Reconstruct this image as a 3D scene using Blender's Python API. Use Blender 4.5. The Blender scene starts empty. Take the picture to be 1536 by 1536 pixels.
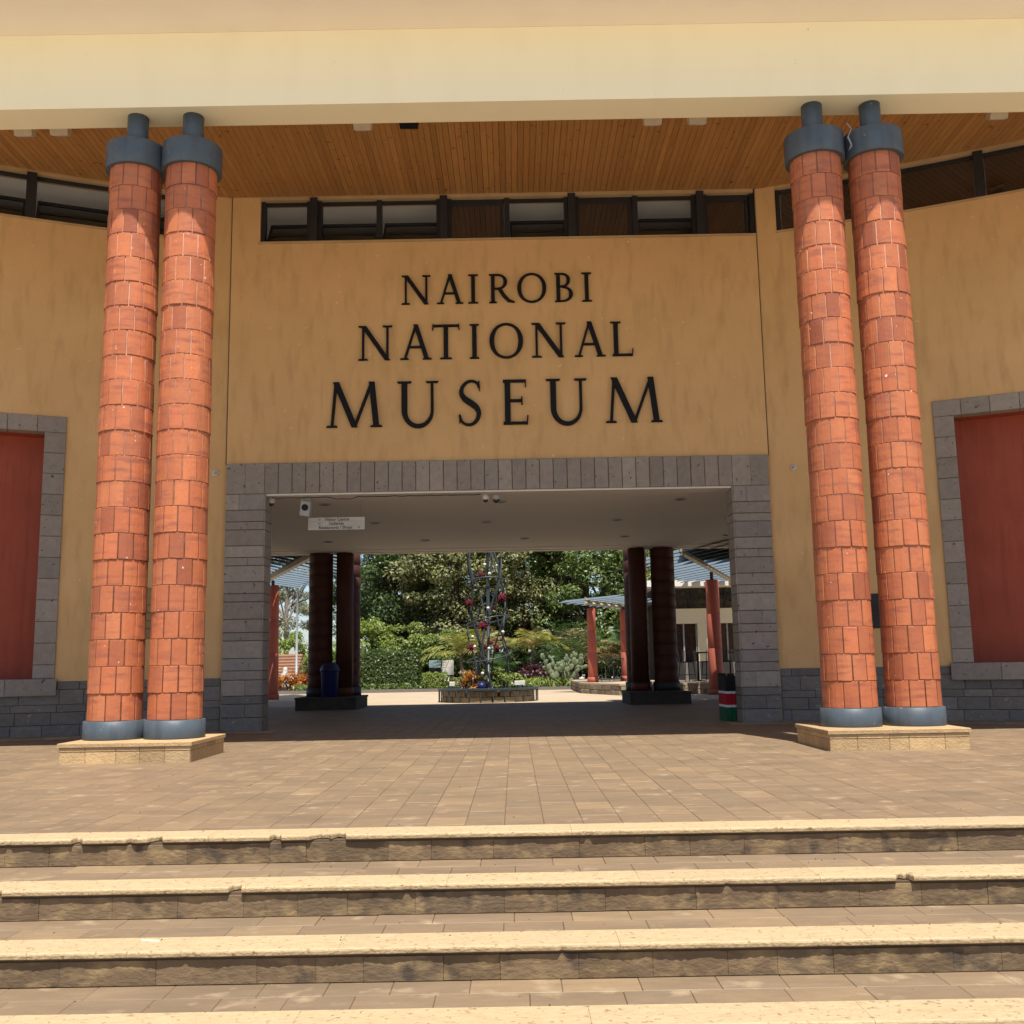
import bpy, math, random
import numpy as np
from mathutils import Vector, Matrix
random.seed(7); rng = np.random.default_rng(7)
R = math.radians; PI = math.pi
sc = bpy.context.scene; COL = sc.collection

# ------------------------------------------------------------------ camera
cam_d = bpy.data.cameras.new('camera'); cam = bpy.data.objects.new('camera', cam_d); COL.objects.link(cam)
cam_d.sensor_width = 36; cam_d.lens = 36.0; cam_d.clip_start = 0.05; cam_d.clip_end = 2000
cam.matrix_world = Matrix.Translation((0, 0, .97)) @ Matrix.Rotation(R(90 + 8.55), 4, 'X') @ Matrix.Rotation(R(-1.0), 4, 'Z')
sc.camera = cam
# ------------------------------------------------------------------ sky, sun, exposure
SUN_EL, SUN_AZ = R(67), R(12)            # the sun stands behind the viewer, a little to the right
w = bpy.data.worlds.new('World'); sc.world = w; w.use_nodes = True
nt = w.node_tree; sky = nt.nodes.new('ShaderNodeTexSky'); sky.sky_type = 'NISHITA'; sky.sun_disc = False
sky.sun_elevation = SUN_EL; sky.sun_rotation = PI - SUN_AZ; sky.dust_density = 3.5; sky.altitude = 1600; sky.ozone_density = .8
nt.links.new(sky.outputs[0], nt.nodes['Background'].inputs[0]); nt.nodes['Background'].inputs[1].default_value = 0.10
sd = bpy.data.lights.new('sun', 'SUN'); sd.energy = 5.0; sd.angle = R(.53); sd.color = (1, .95, .86)
sun = bpy.data.objects.new('sun', sd); COL.objects.link(sun)
sdir = Vector((math.sin(SUN_AZ) * math.cos(SUN_EL), -math.cos(SUN_AZ) * math.cos(SUN_EL), math.sin(SUN_EL)))
sun.rotation_euler = sdir.to_track_quat('Z', 'Y').to_euler(); sun.location = (4, -10, 30)
sc.view_settings.view_transform = 'Standard'; sc.view_settings.look = 'None'
sc.view_settings.exposure = 0.58; sc.view_settings.gamma = 1
sc.render.engine = 'CYCLES'
sc.cycles.max_bounces = 10; sc.cycles.diffuse_bounces = 5; sc.cycles.transparent_max_bounces = 12

# ------------------------------------------------------------------ materials
M = {}
def mat(name, c1, c2=None, scale=2.0, stretch=(1, 1, 1), rough=.8, bump=.25, bscale=45, rnd=None, spec=.3, metal=0,
        streak=None, speck=None, transl=0, ior=None, contrast=.22, band=None, rmix=1.0):
    m = bpy.data.materials.new(name); m.use_nodes = True; M[name] = m
    N = m.node_tree.nodes; L = m.node_tree.links; b = N['Principled BSDF']
    def node(t, **k):
        n = N.new(t)
        for a, v in k.items(): setattr(n, a, v)
        return n
    geo = node('ShaderNodeNewGeometry'); mp = node('ShaderNodeMapping'); mp.inputs['Scale'].default_value = stretch
    L.new(geo.outputs['Position'], mp.inputs['Vector'])
    nz = node('ShaderNodeTexNoise'); nz.inputs['Scale'].default_value = scale; nz.inputs['Detail'].default_value = 7; nz.inputs['Roughness'].default_value = .62
    L.new(mp.outputs[0], nz.inputs['Vector'])
    rp = node('ShaderNodeValToRGB'); rp.color_ramp.elements[0].position = .5 - contrast; rp.color_ramp.elements[1].position = .5 + contrast
    c2 = c2 or tuple(v * .75 for v in c1)
    rp.color_ramp.elements[0].color = (*c2, 1); rp.color_ramp.elements[1].color = (*c1, 1)
    L.new(nz.outputs['Fac'], rp.inputs['Fac']); col = rp.outputs[0]
    def mix(a, bb, fac, mode='MIX'):
        mx = node('ShaderNodeMix', data_type='RGBA', blend_type=mode)
        for s, v in ((mx.inputs[0], fac), (mx.inputs[6], a), (mx.inputs[7], bb)):
            if hasattr(v, 'is_linked'): L.new(v, s)
            else: s.default_value = v if not isinstance(v, tuple) else (*v[:3], 1)
        return mx.outputs[2]
    if rnd:
        oi = node('ShaderNodeObjectInfo'); ad = node('ShaderNodeMath', operation='ADD'); fr = node('ShaderNodeMath', operation='FRACT')
        L.new(oi.outputs['Random'], ad.inputs[0]); L.new(geo.outputs['Random Per Island'], ad.inputs[1]); L.new(ad.outputs[0], fr.inputs[0])
        r2 = node('ShaderNodeValToRGB'); cr = r2.color_ramp
        while len(cr.elements) < len(rnd): cr.elements.new(.5)
        for i, c in enumerate(rnd): cr.elements[i].position = i / (len(rnd) - 1); cr.elements[i].color = (*c, 1)
        L.new(fr.outputs[0], r2.inputs[0]); col = mix(col, r2.outputs[0], rmix, 'MULTIPLY')
    if streak:
        c, amt, st, sca = streak
        m2 = node('ShaderNodeMapping'); m2.inputs['Scale'].default_value = st; L.new(geo.outputs['Position'], m2.inputs['Vector'])
        n2 = node('ShaderNodeTexNoise'); n2.inputs['Scale'].default_value = sca; n2.inputs['Detail'].default_value = 6; L.new(m2.outputs[0], n2.inputs['Vector'])
        r3 = node('ShaderNodeMapRange'); r3.inputs[1].default_value = .5; r3.inputs[2].default_value = .72; r3.inputs[3].default_value = 0; r3.inputs[4].default_value = amt
        L.new(n2.outputs['Fac'], r3.inputs[0]); col = mix(col, c, r3.outputs[0])
    if speck:
        c, sca, lo, hi = speck
        n3 = node('ShaderNodeTexNoise'); n3.inputs['Scale'].default_value = sca; n3.inputs['Detail'].default_value = 3; L.new(geo.outputs['Position'], n3.inputs['Vector'])
        r4 = node('ShaderNodeMapRange'); r4.inputs[1].default_value = lo; r4.inputs[2].default_value = hi
        L.new(n3.outputs['Fac'], r4.inputs[0]); col = mix(col, c, r4.outputs[0])
    L.new(col, b.inputs['Base Color'])
    b.inputs['Roughness'].default_value = rough; b.inputs['Metallic'].default_value = metal; b.inputs['Specular IOR Level'].default_value = spec
    if ior: b.inputs['IOR'].default_value = ior
    if bump:
        n4 = node('ShaderNodeTexNoise'); n4.inputs['Scale'].default_value = bscale; n4.inputs['Detail'].default_value = 6; L.new(mp.outputs[0], n4.inputs['Vector'])
        bp = node('ShaderNodeBump'); bp.inputs['Strength'].default_value = bump; bp.inputs['Distance'].default_value = .012
        L.new(n4.outputs['Fac'], bp.inputs['Height']); L.new(bp.outputs[0], b.inputs['Normal'])
    if transl:
        tr = node('ShaderNodeBsdfTranslucent'); L.new(mix(col, (1.0, 1.0, .45), .45, 'MULTIPLY'), tr.inputs[0])
        ms = node('ShaderNodeMixShader'); ms.inputs[0].default_value = transl
        L.new(b.outputs[0], ms.inputs[1]); L.new(tr.outputs[0], ms.inputs[2]); L.new(ms.outputs[0], N['Material Output'].inputs[0])
    return m

mat('plaster', (.69, .435, .200), (.60, .370, .160), scale=1.0, streak=((.46, .28, .118), .5, (3.2, 3.2, .7), 2.0), bump=.4, bscale=24, rough=.85, speck=((.80, .56, .28), 11, .70, .78))
mat('red_plaster', (.36, .078, .040), (.29, .058, .031), scale=1.5, streak=((.23, .045, .026), .6, (5, 5, .4), 2.5), bump=.25, rough=.7)
mat('cream', (.88, .80, .57), (.86, .78, .55), scale=.7, bump=.04, rough=.7, streak=((.78, .69, .48), .25, (2.0, 1, .6), 1.2), speck=((.6, .52, .36), 6, .74, .80))
mat('cream_soffit', (.88, .80, .68), (.84, .76, .64), scale=.7, bump=.05, rough=.7, streak=((.70, .62, .5), .3, (1.2, 1.2, 1), .8))
mat('trim', (.52, .36, .19), scale=2, bump=.1)
mat('wood', (.50, .265, .095), (.36, .170, .055), scale=3.2, stretch=(9, .7, 9), rough=.5, bump=.15, rnd=[(.78, .76, .72), (1, 1, 1), (.88, .85, .82), (1.1, 1.1, 1.08)], speck=((.17, .062, .02), 9, .66, .74), contrast=.3)
mat('dark_gap', (.035, .02, .012), bump=0)
TR = [(.62, .58, .62), (.93, .92, .9), (1.05, 1.05, 1), (.84, .80, .78), (1.14, 1.14, 1.05), (.92, .95, .96), (1.05, 1.12, 1.1), (.90, .86, .82), (1.1, 1.05, 1.0), (.76, .74, .78)]
mat('terracotta', (.54, .180, .080), (.40, .122, .058), scale=5, stretch=(1, 1, .7), rough=.5, bump=.35, bscale=25, rnd=TR, streak=((.29, .094, .060), .95, (.9, .9, 4.5), 3.4), speck=((.80, .60, .48), 16, .725, .76), contrast=.34)
mat('terracotta_mortar', (.46, .28, .20), (.26, .115, .07), scale=9, rough=.9)
mat('steel_blue', (.074, .098, .122), (.055, .074, .094), scale=4, rough=.5, spec=.45, bump=.12, bscale=18, speck=((.22, .24, .25), 22, .70, .76), streak=((.04, .05, .06), .6, (5, 5, .5), 2))
STN = [(.78, .78, .79), (1.06, 1.01, .98), (.90, .88, .86), (1.22, 1.19, 1.14), (.84, .82, .78), (1.02, 1, .98), (.95, .96, 1.0)]
mat('grey_stone', (.335, .30, .262), (.24, .212, .185), scale=9, rough=.9, bump=.6, bscale=38, rnd=STN, speck=((.09, .078, .068), 16, .66, .72), contrast=.3)
mat('dark_stone', (.215, .200, .180), (.140, .132, .120), scale=8, stretch=(1, 1, 2), rough=.9, bump=.7, bscale=34, rnd=STN, speck=((.30, .275, .24), 13, .66, .75), contrast=.3)
mat('mortar', (.085, .06, .042), bump=.3)
mat('plinth_stone', (.52, .37, .20), (.36, .245, .13), scale=10, rough=.9, bump=.7, bscale=42, rnd=STN, contrast=.3)
PAV = [(.88, .90, .93), (1, 1, 1), (.95, .94, .93), (1.03, 1.02, 1.0), (.92, .92, .91), (1.0, .99, .97), (1.22, 1.2, 1.12), (1.0, .99, .99), (.97, .96, .96)]
mat('paving', (.252, .178, .110), (.178, .124, .077), scale=5, stretch=(1, 2.6, 1), rough=.58, bump=.25, bscale=22, rnd=PAV, spec=.35, streak=((.150, .108, .070), .75, (.8, 2.4, 1), 1.1), speck=((.33, .245, .155), 5, .60, .74), contrast=.32)
mat('paving_joint', (.125, .088, .056), bump=.3)
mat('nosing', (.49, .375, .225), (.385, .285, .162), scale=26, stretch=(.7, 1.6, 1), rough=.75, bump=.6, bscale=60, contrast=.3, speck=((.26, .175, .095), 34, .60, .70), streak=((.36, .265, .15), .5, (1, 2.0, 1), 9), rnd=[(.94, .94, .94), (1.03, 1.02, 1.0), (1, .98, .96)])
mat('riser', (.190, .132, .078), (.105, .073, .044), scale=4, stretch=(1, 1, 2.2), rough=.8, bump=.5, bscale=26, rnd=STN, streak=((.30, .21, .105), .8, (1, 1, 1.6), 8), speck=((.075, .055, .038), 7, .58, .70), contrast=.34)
mat('courtyard', (.46, .36, .25), (.38, .295, .20), scale=1.2, rough=.85, bump=.2, streak=((.32, .245, .165), .4, (1, 1, 1), .35))
mat('forecourt', (.52, .46, .37), (.45, .39, .31), scale=.8, rough=.85, bump=.2)
mat('white_paint', (.74, .71, .66), (.68, .65, .60), scale=.8, bump=.05, rough=.7, streak=((.52, .48, .42), .35, (1, 1, 1), .6))
mat('passage_white', (.74, .705, .66), (.70, .665, .62), scale=.7, bump=.05, rough=.75)
mat('black_metal', (.008, .008, .009), rough=.6, bump=.03, spec=.2)
mat('dark_frame', (.028, .027, .030), rough=.5, bump=.05)
mat('glass', (.012, .010, .009), rough=.02, bump=0, spec=.5, ior=2.2)
mat('window_dark', (.03, .028, .025), rough=.05, bump=0, spec=.5, ior=1.7)
mat('plastic_white', (.72, .70, .66), bump=0, rough=.45)
mat('flood_cream', (.70, .62, .46), (.6, .52, .38), scale=12, rough=.6)
mat('speaker_grey', (.42, .42, .42), bump=0, rough=.5)
mat('speaker_black', (.02, .02, .02), bump=.4, bscale=300, rough=.7)
mat('brass', (.30, .22, .10), bump=.05, rough=.4, metal=.7)
mat('bin_blue', (.008, .018, .11), rough=.45, bump=.05, spec=.4)
mat('flag_black', (.012, .012, .014), bump=.1); mat('flag_white', (.75, .75, .72), bump=.1)
mat('flag_red', (.42, .010, .018), bump=.1); mat('flag_green', (.01, .11, .045), bump=.1)
mat('red_paint', (.40, .105, .068), (.33, .085, .056), scale=2, rough=.6, bump=.1, streak=((.26, .07, .05), .4, (4, 4, .6), 2))
mat('shaded_tile', (.078, .026, .016), (.055, .018, .012), scale=3, rough=.6, bump=.2); mat('shaded_collar', (.035, .045, .055), rough=.5, bump=.05); mat('red_collar', (.10, .03, .02), rough=.6, bump=.05); mat('shaded_plinth', (.075, .068, .062), (.05, .046, .042), scale=6, rough=.85, bump=.4)  # far column, collar and plinth tones darkened: passage shade put into the colour
mat('louvre', (.15, .19, .215), (.12, .155, .175), scale=2, rough=.45, bump=.03)
mat('rafter', (.42, .38, .28), rough=.5, bump=.05)
mat('rubble', (.33, .28, .20), (.17, .135, .095), scale=5, rough=.95, bump=.9, bscale=9, rnd=STN)
mat('tower_steel', (.045, .058, .066), rough=.45, bump=.05, spec=.5)
mat('glass_red', (.22, .018, .035), (.12, .010, .025), scale=9, rough=.5, bump=.2, spec=.3, transl=.35)
mat('ball_white', (.7, .72, .7), rough=.3, bump=0)
mat('bark', (.13, .09, .06), (.07, .05, .035), scale=6, stretch=(1, 1, .4), rough=.95, bump=.8, bscale=14)
mat('grey_bark', (.24, .21, .18), (.15, .13, .11), scale=6, stretch=(1, 1, .4), rough=.95, bump=.6, bscale=14)
LR = [(.55, .6, .6), (1, 1, 1), (1.35, 1.2, .8), (.75, .85, .8), (1.7, 1.5, 1.1), (.9, .95, .9)]
def leafmat(n, c, t=.35, rough=.42, spec=.5): mat(n, c, tuple(v * .7 for v in c), scale=.6, bump=0, rough=rough, rnd=LR, transl=t, spec=spec)
leafmat('leaf_dark', (0.08, 0.13, 0.042)); leafmat('leaf_mid', (0.15, 0.22, 0.066)); leafmat('leaf_light', (0.23, 0.3, 0.085))
leafmat('leaf_olive', (0.22, 0.235, 0.105), .3, .5); leafmat('leaf_grey', (0.2, 0.22, 0.155), .3, .5); leafmat('leaf_lime', (0.25, 0.34, 0.08))
leafmat('leaf_hedge', (0.09, 0.145, 0.042)); leafmat('frond_yellow', (.31, .33, .095)); leafmat('frond_green', (0.1, 0.18, 0.08)); leafmat('leaf_red', (.28, .06, .02)); leafmat('leaf_orange', (.45, .17, .02))
leafmat('leaf_maroon', (.06, .012, .02)); leafmat('dry', (.30, .22, .12), .2, .8)
mat('cactus', (.17, .21, .12), (.12, .15, .085), scale=6, rough=.6, bump=.3)
mat('soil', (.06, .04, .028), bump=.6)
mat('roof_tile', (.30, .15, .09), (.17, .085, .055), scale=7, stretch=(1, 1, 3), rough=.9, bump=.6, bscale=10)
mat('stone_white', (.62, .6, .54), (.4, .38, .33), scale=6, rough=.9)
mat('steel_pole', (.36, .37, .37), rough=.4, bump=.03)
mat('cream_wall', (.72, .66, .48), (.68, .62, .45), scale=1, bump=.1)
mat('sign_text', (.05, .03, .03), bump=0); mat('board_blue', (.35, .52, .58), bump=0, rough=.4)
mat('dark_wood', (.03, .02, .015), rough=.6)

# ------------------------------------------------------------------ mesh helpers
class MB:
    def __init__(s): s.v = []; s.f = []; s.sm = []
    def add(s, vs, fs, smooth=False):
        o = len(s.v); s.v += [tuple(v) for v in vs]; s.f += [tuple(i + o for i in f) for f in fs]; s.sm += [smooth] * len(fs); return s
    def box(s, x0, x1, y0, y1, z0, z1, T=None):
        vs = [Vector((x, y, z)) for z in (z0, z1) for x, y in ((x0, y0), (x1, y0), (x1, y1), (x0, y1))]
        if T: vs = [T @ v for v in vs]
        return s.add(vs, [(3, 2, 1, 0), (4, 5, 6, 7), (0, 1, 5, 4), (1, 2, 6, 5), (2, 3, 7, 6), (3, 0, 4, 7)])
    def cbox(s, x0, x1, y0, y1, z0, z1, c=.006, T=None):   # box with its front (-y) edges chamfered
        def ring(y, d): return [(x0 + d, y, z0 + d), (x1 - d, y, z0 + d), (x1 - d, y, z1 - d), (x0 + d, y, z1 - d)]
        vs = [Vector(p) for p in ring(y1, 0) + ring(y0 + c, 0) + ring(y0, c)]
        if T: vs = [T @ v for v in vs]
        f = [(8, 9, 10, 11), (0, 3, 2, 1)]
        for a in (0, 4):
            for i in range(4): j = (i + 1) % 4; f.append((a + i, a + j, a + 4 + j, a + 4 + i))
        return s.add(vs, f)
    def tbox(s, x0, x1, y0, y1, z0, z1, c=.004):           # box with its top edges chamfered
        vs = [(x, y, z) for z, d in ((z0, 0), (z1 - c, 0), (z1, c)) for x, y in ((x0 + d, y0 + d), (x1 - d, y0 + d), (x1 - d, y1 - d), (x0 + d, y1 - d))]
        f = [(8, 9, 10, 11)]
        for a in (0, 4):
            for i in range(4): j = (i + 1) % 4; f.append((a + i, a + j, a + 4 + j, a + 4 + i))
        return s.add(vs, f)
    def prism(s, poly, z0, z1):
        n = len(poly); vs = [(x, y, z0) for x, y in poly] + [(x, y, z1) for x, y in poly]
        return s.add(vs, [tuple(range(n))[::-1], tuple(range(n, 2 * n))] + [(i, (i + 1) % n, n + (i + 1) % n, n + i) for i in range(n)])
    def lathe(s, prof, n=24, c=(0, 0, 0), smooth=True, cap=True):
        vs = [(c[0] + r * math.cos(2 * PI * i / n), c[1] + r * math.sin(2 * PI * i / n), c[2] + z) for r, z in prof for i in range(n)]
        o = len(s.v)
        s.add(vs, [(k * n + i, k * n + (i + 1) % n, (k + 1) * n + (i + 1) % n, (k + 1) * n + i) for k in range(len(prof) - 1) for i in range(n)], smooth)
        if cap: s.f += [tuple(o + i for i in range(n))[::-1], tuple(o + (len(prof) - 1) * n + i for i in range(n))]; s.sm += [False, False]
        return s
    def tube(s, pts, rad, n=8, closed=False, smooth=True):
        pts = [Vector(p) for p in pts]; m = len(pts); rads = rad if isinstance(rad, (list, tuple)) else [rad] * m
        vs = []; up = None
        for i, p in enumerate(pts):
            t = (pts[(i + 1) % m] - pts[i - 1]) if closed else (pts[min(i + 1, m - 1)] - pts[max(i - 1, 0)])
            t.normalize()
            a = up if up and abs(up.dot(t)) < .95 else (Vector((0, 0, 1)) if abs(t.z) < .9 else Vector((1, 0, 0)))
            x = t.cross(a).normalized(); y = x.cross(t).normalized(); up = y
            vs += [p + (x * math.cos(2 * PI * k / n) + y * math.sin(2 * PI * k / n)) * rads[i] for k in range(n)]
        fs = [(i * n + k, i * n + (k + 1) % n, ((i + 1) % m) * n + (k + 1) % n, ((i + 1) % m) * n + k) for i in range(m if closed else m - 1) for k in range(n)]
        s.add(vs, fs, smooth)
        if not closed:
            o = len(s.v) - m * n; s.f += [tuple(o + k for k in range(n)), tuple(o + (m - 1) * n + k for k in range(n))[::-1]]; s.sm += [False, False]
        return s
    def ball(s, c, r, n=12, k=8, T=None):
        r = r if isinstance(r, (tuple, list)) else (r, r, r)
        vs = []
        for j in range(k + 1):
            ph = PI * j / k
            for i in range(n):
                th = 2 * PI * i / n; v = Vector((r[0] * math.sin(ph) * math.cos(th), r[1] * math.sin(ph) * math.sin(th), r[2] * math.cos(ph)))
                if T: v = T @ v
                vs.append(v + Vector(c))
        return s.add(vs, [(j * n + i, (j + 1) * n + i, (j + 1) * n + (i + 1) % n, j * n + (i + 1) % n) for j in range(k) for i in range(n)], True)
    def mesh(s, name, m):
        me = bpy.data.meshes.new(name); me.from_pydata(s.v, [], s.f)
        for p, q in zip(me.polygons, s.sm): p.use_smooth = q
        for x in (m if isinstance(m, (list, tuple)) else [m]): me.materials.append(M[x])
        me.update(); return me
    def build(s, name, m, parent=None, loc=None): return link(name, s.mesh(name, m), parent, loc)
def link(name, me, parent=None, loc=None, rot=None):
    o = bpy.data.objects.new(name, me); COL.objects.link(o)
    if parent: o.parent = parent
    if loc is not None: o.location = loc
    if rot is not None: o.rotation_euler = rot
    return o
def tag(o, label=None, cat=None, group=None, kind=None):
    for k, v in (('label', label), ('category', cat), ('group', group), ('kind', kind)):
        if v: o[k] = v
    return o
def thing(name, label, cat, loc=(0, 0, 0), rz=0, group=None): return tag(link(name, None, None, loc, (0, 0, rz)), label, cat, group)
def structure(o): o['kind'] = 'structure'; return o
def copy_tree(o, parent=None):
    c = o.copy(); COL.objects.link(c)
    if parent: c.parent = parent
    for ch in [x for x in KIDS(o)]: copy_tree(ch, c)
    return c
def KIDS(o): return list(o.children)

# ================================================================== GROUND
CX = -.21                      # axis of the facade
g = MB(); B = 700
g.add([(-B, -B, -.64), (B, -B, -.64), (B, 6.36, -.64), (-B, 6.36, -.64)], [(0, 1, 2, 3)])
g.add([(-B, 6.36, -.64), (B, 6.36, -.64), (B, 6.36, -.034), (-B, 6.36, -.034)], [(0, 1, 2, 3)])
g.add([(-B, 6.36, -.034), (B, 6.36, -.034), (B, B, -.034), (-B, B, -.034)], [(0, 1, 2, 3)])
structure(g.build('ground', 'forecourt'))
# plaza paving: long strips of stone running towards the building, cross joints staggered
plaza = structure(MB().box(-14, 14, 6.40, 27.70, -.030, -.0042).build('plaza_paving', 'paving_joint'))
tiles = []
x = -13.8
while x < 13.7:
    wd = .245; y = 6.54 + (-random.uniform(0, .3))
    while y < 27.65:
        l = random.choice((.30, .36, .42, .36))
        a, b = max(y, 6.54), min(y + l, 27.65)
        if b - a > .05: tiles.append((x, x + wd, a, b))
        y += l
    x += wd
vis = [t for t in tiles if abs((t[0] + t[1]) / 2) < .5 * t[2] + .35]
vis.sort(key=lambda t: (t[1] - t[0]) * (t[3] - t[2]) / t[2] ** 3, reverse=True)
near = set(vis[:298]); rest = MB()
for t in tiles:
    dz = random.uniform(-.0012, .0012); j = .0016
    if t in near:
        MB().tbox(-(t[1] - t[0]) / 2 + j, (t[1] - t[0]) / 2 - j, 0 + j, t[3] - t[2] - j, -.014, 0, .003).build('paving_stone', 'paving', plaza, ((t[0] + t[1]) / 2, t[2], dz))
    else: rest.tbox(t[0] + j, t[1] - j, t[2] + j, t[3] - j, -.014, dz, .003)
tag(rest.build('paving_stones', 'paving', plaza), kind='stuff')
structure(MB().box(-60, 60, 27.70, 62, -.03, .002).build('courtyard_paving', 'courtyard'))

# ================================================================== STEPS
steps = thing('entrance_steps', 'wide stone steps with pale chipped travertine nosings before the plaza', 'steps', (0, 6.3, -.64))
def up(o, p): o.parent = p; o.matrix_parent_inverse = Matrix.Translation(p.location).inverted(); return o
FR = [6.28, 5.64, 5.03, 4.42]; RISE = .16; XS = 6.0
def xpx(px, Y): return (px - 768) / 1536 * (Y * .99 + .15)
chips = {0: [(137, 11, .06), (213, 6, .03), (250, 17, .07), (422, 14, .05), (487, 26, .055), (512, 18, .075), (870, 10, .014), (40, 8, .01)],
         1: [(6, 34, .05), (26, 14, .05), (366, 16, .07), (1315, 20, .06), (1065, 8, .016), (610, 9, .012)], 2: [(1518, 26, .05), (300, 8, .012), (828, 10, .012)], 3: []}
for i, yf in enumerate(FR):
    z = -i * RISE
    back = (FR[i - 1] if i else 6.54); dep = .255 if i else .255
    # core under the tread
    up(MB().box(-14, 14, yf + .034, (FR[i - 1] + .036 if i else 6.42), -.66, z - .034).build('step_core', 'paving_joint'), steps)
    # nosing slabs
    x = -XS - random.random()
    while x < XS:
        L = random.uniform(.9, 1.35); n = int(L / .018); mb = MB(); rings = []
        for k in range(n + 1):
            X = x + .0007 + (L - .0014) * k / n
            d = random.uniform(0, .0035) + .002 * math.sin(X * 23)
            for px, wpx, dp in chips[i]:
                c = xpx(px, yf); hw = wpx / 1536 * yf / 2 * 1.25
                q = abs(X - c) / hw
                if q < 1: d = max(d, 1.25 * dp * min(1, (1 - q) * 2.2) * random.uniform(.6, 1))
            Y0 = yf + d
            rings.append([(X, yf + dep, z - .030), (X, yf + dep, z), (X, Y0 + .010, z), (X, Y0 + .002, z - .005), (X, Y0, z - .012), (X, Y0 + .002, z - .026), (X, Y0 + .006, z - .030)])
        m = len(rings[0])
        mb.add([p for r in rings for p in r], [(k * m + a, k * m + (a + 1) % m, (k + 1) * m + (a + 1) % m, (k + 1) * m + a) for k in range(n) for a in range(m)], False)
        mb.f += [tuple(range(m))[::-1], tuple(n * m + a for a in range(m))]; mb.sm += [False, False]
        up(mb.build('nosing', 'nosing'), steps)
        x += L
    # riser stones
    x = -XS - random.random()
    while x < XS:
        L = random.choice((.22, .27, .34, .38, .46, .52)) * random.uniform(.92, 1.08)
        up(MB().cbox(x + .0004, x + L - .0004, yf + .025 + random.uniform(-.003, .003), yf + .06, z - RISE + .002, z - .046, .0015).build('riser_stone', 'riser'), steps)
        x += L
    # tread stones in two rows behind the nosing
    if i:
        y0, y1 = yf + dep, FR[i - 1] + .03
        for rw in range(2):
            ya, yb = y0 + (y1 - y0) * rw / 2, y0 + (y1 - y0) * (rw + 1) / 2
            x = -XS - random.random()
            while x < XS:
                L = random.choice((.3, .36, .42))
                up(MB().tbox(x + .0008, x + L - .0008, ya + .0008, yb - .0008, z - .038, z - .001 + random.uniform(-.001, .001), .003).build('tread_stone', 'paving'), steps)
                x += L
# ground below the last riser gets its own paving
fore = structure(MB().box(-14, 14, -6, 4.455, -.636, -.628).build('forecourt_paving', 'forecourt'))
tag(MB().box(-.05, .05, -.004, .004, 0, .006).build('drinking_straw', 'plastic_white', None, (-1.79, 5.22, -.320)), 'thin white paper straw dropped on a step tread', 'straw').rotation_euler = (0, 0, R(-14))

# ================================================================== MUSEUM BUILDING
WY = 16.7; OL, OR_, OT = -4.08, 3.65, 3.85; SL, SR, ST = -4.715, 4.255, 4.36; EL, ER = -4.735, 4.275; ZC = 9.06; WB, WT = 8.24, 9.0
bld = thing('museum_building', 'ochre plastered museum entrance block with stone framed passage', 'building', (CX, 18.5, 0))
def P(o): return up(o, bld)
def wing(side, u):
    X = EL - u if side < 0 else ER + u
    return Vector((X, WY + .02 - .33 * u - .018 * u * u, 0))
def wtan(side, u): return Vector((-1 if side < 0 else 1, -.33 - .036 * u, 0)).normalized()
def wframe(side, u):      # local x = rightwards along the wall, local -y = out of the wall
    t = wtan(side, u); xr = -t if side < 0 else t
    yb = Vector((-xr.y, xr.x, 0))
    p = wing(side, u)
    return Matrix(((xr.x, yb.x, 0, p.x), (xr.y, yb.y, 0, p.y), (0, 0, 1, 0), (0, 0, 0, 1)))
# centre wall above the passage (with the clerestory opening)
m = MB()
m.box(EL, ER, WY, WY + .42, ST - .05, WB); m.box(EL, -4.25, WY, WY + .42, WB, ZC); m.box(4.295, ER + .0, WY - .0, WY + .42, WB, ZC) if ER > 4.295 else None
m.box(EL, SL + .02, WY, WY + .42, 0, ST - .05); m.box(SR - .02, ER, WY, WY + .42, 0, ST - .05)
P(m.build('centre_wall', 'plaster'))
P(MB().box(-4.26, 4.26, WY - .004, WY + .30, WT, ZC).build('window_head', 'trim'))
P(MB().box(-4.27, 4.27, WY - .03, WY + .20, WB - .035, WB).build('window_sill', 'trim'))
for sx in (-1, 1):        # fine shadow groove where wing and centre meet
    P(MB().box((EL - .008) if sx < 0 else ER - .0, EL + .004 if sx < 0 else ER + .012, WY - .003, WY + .02, ST, ZC).build('corner_joint', 'mortar'))
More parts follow.
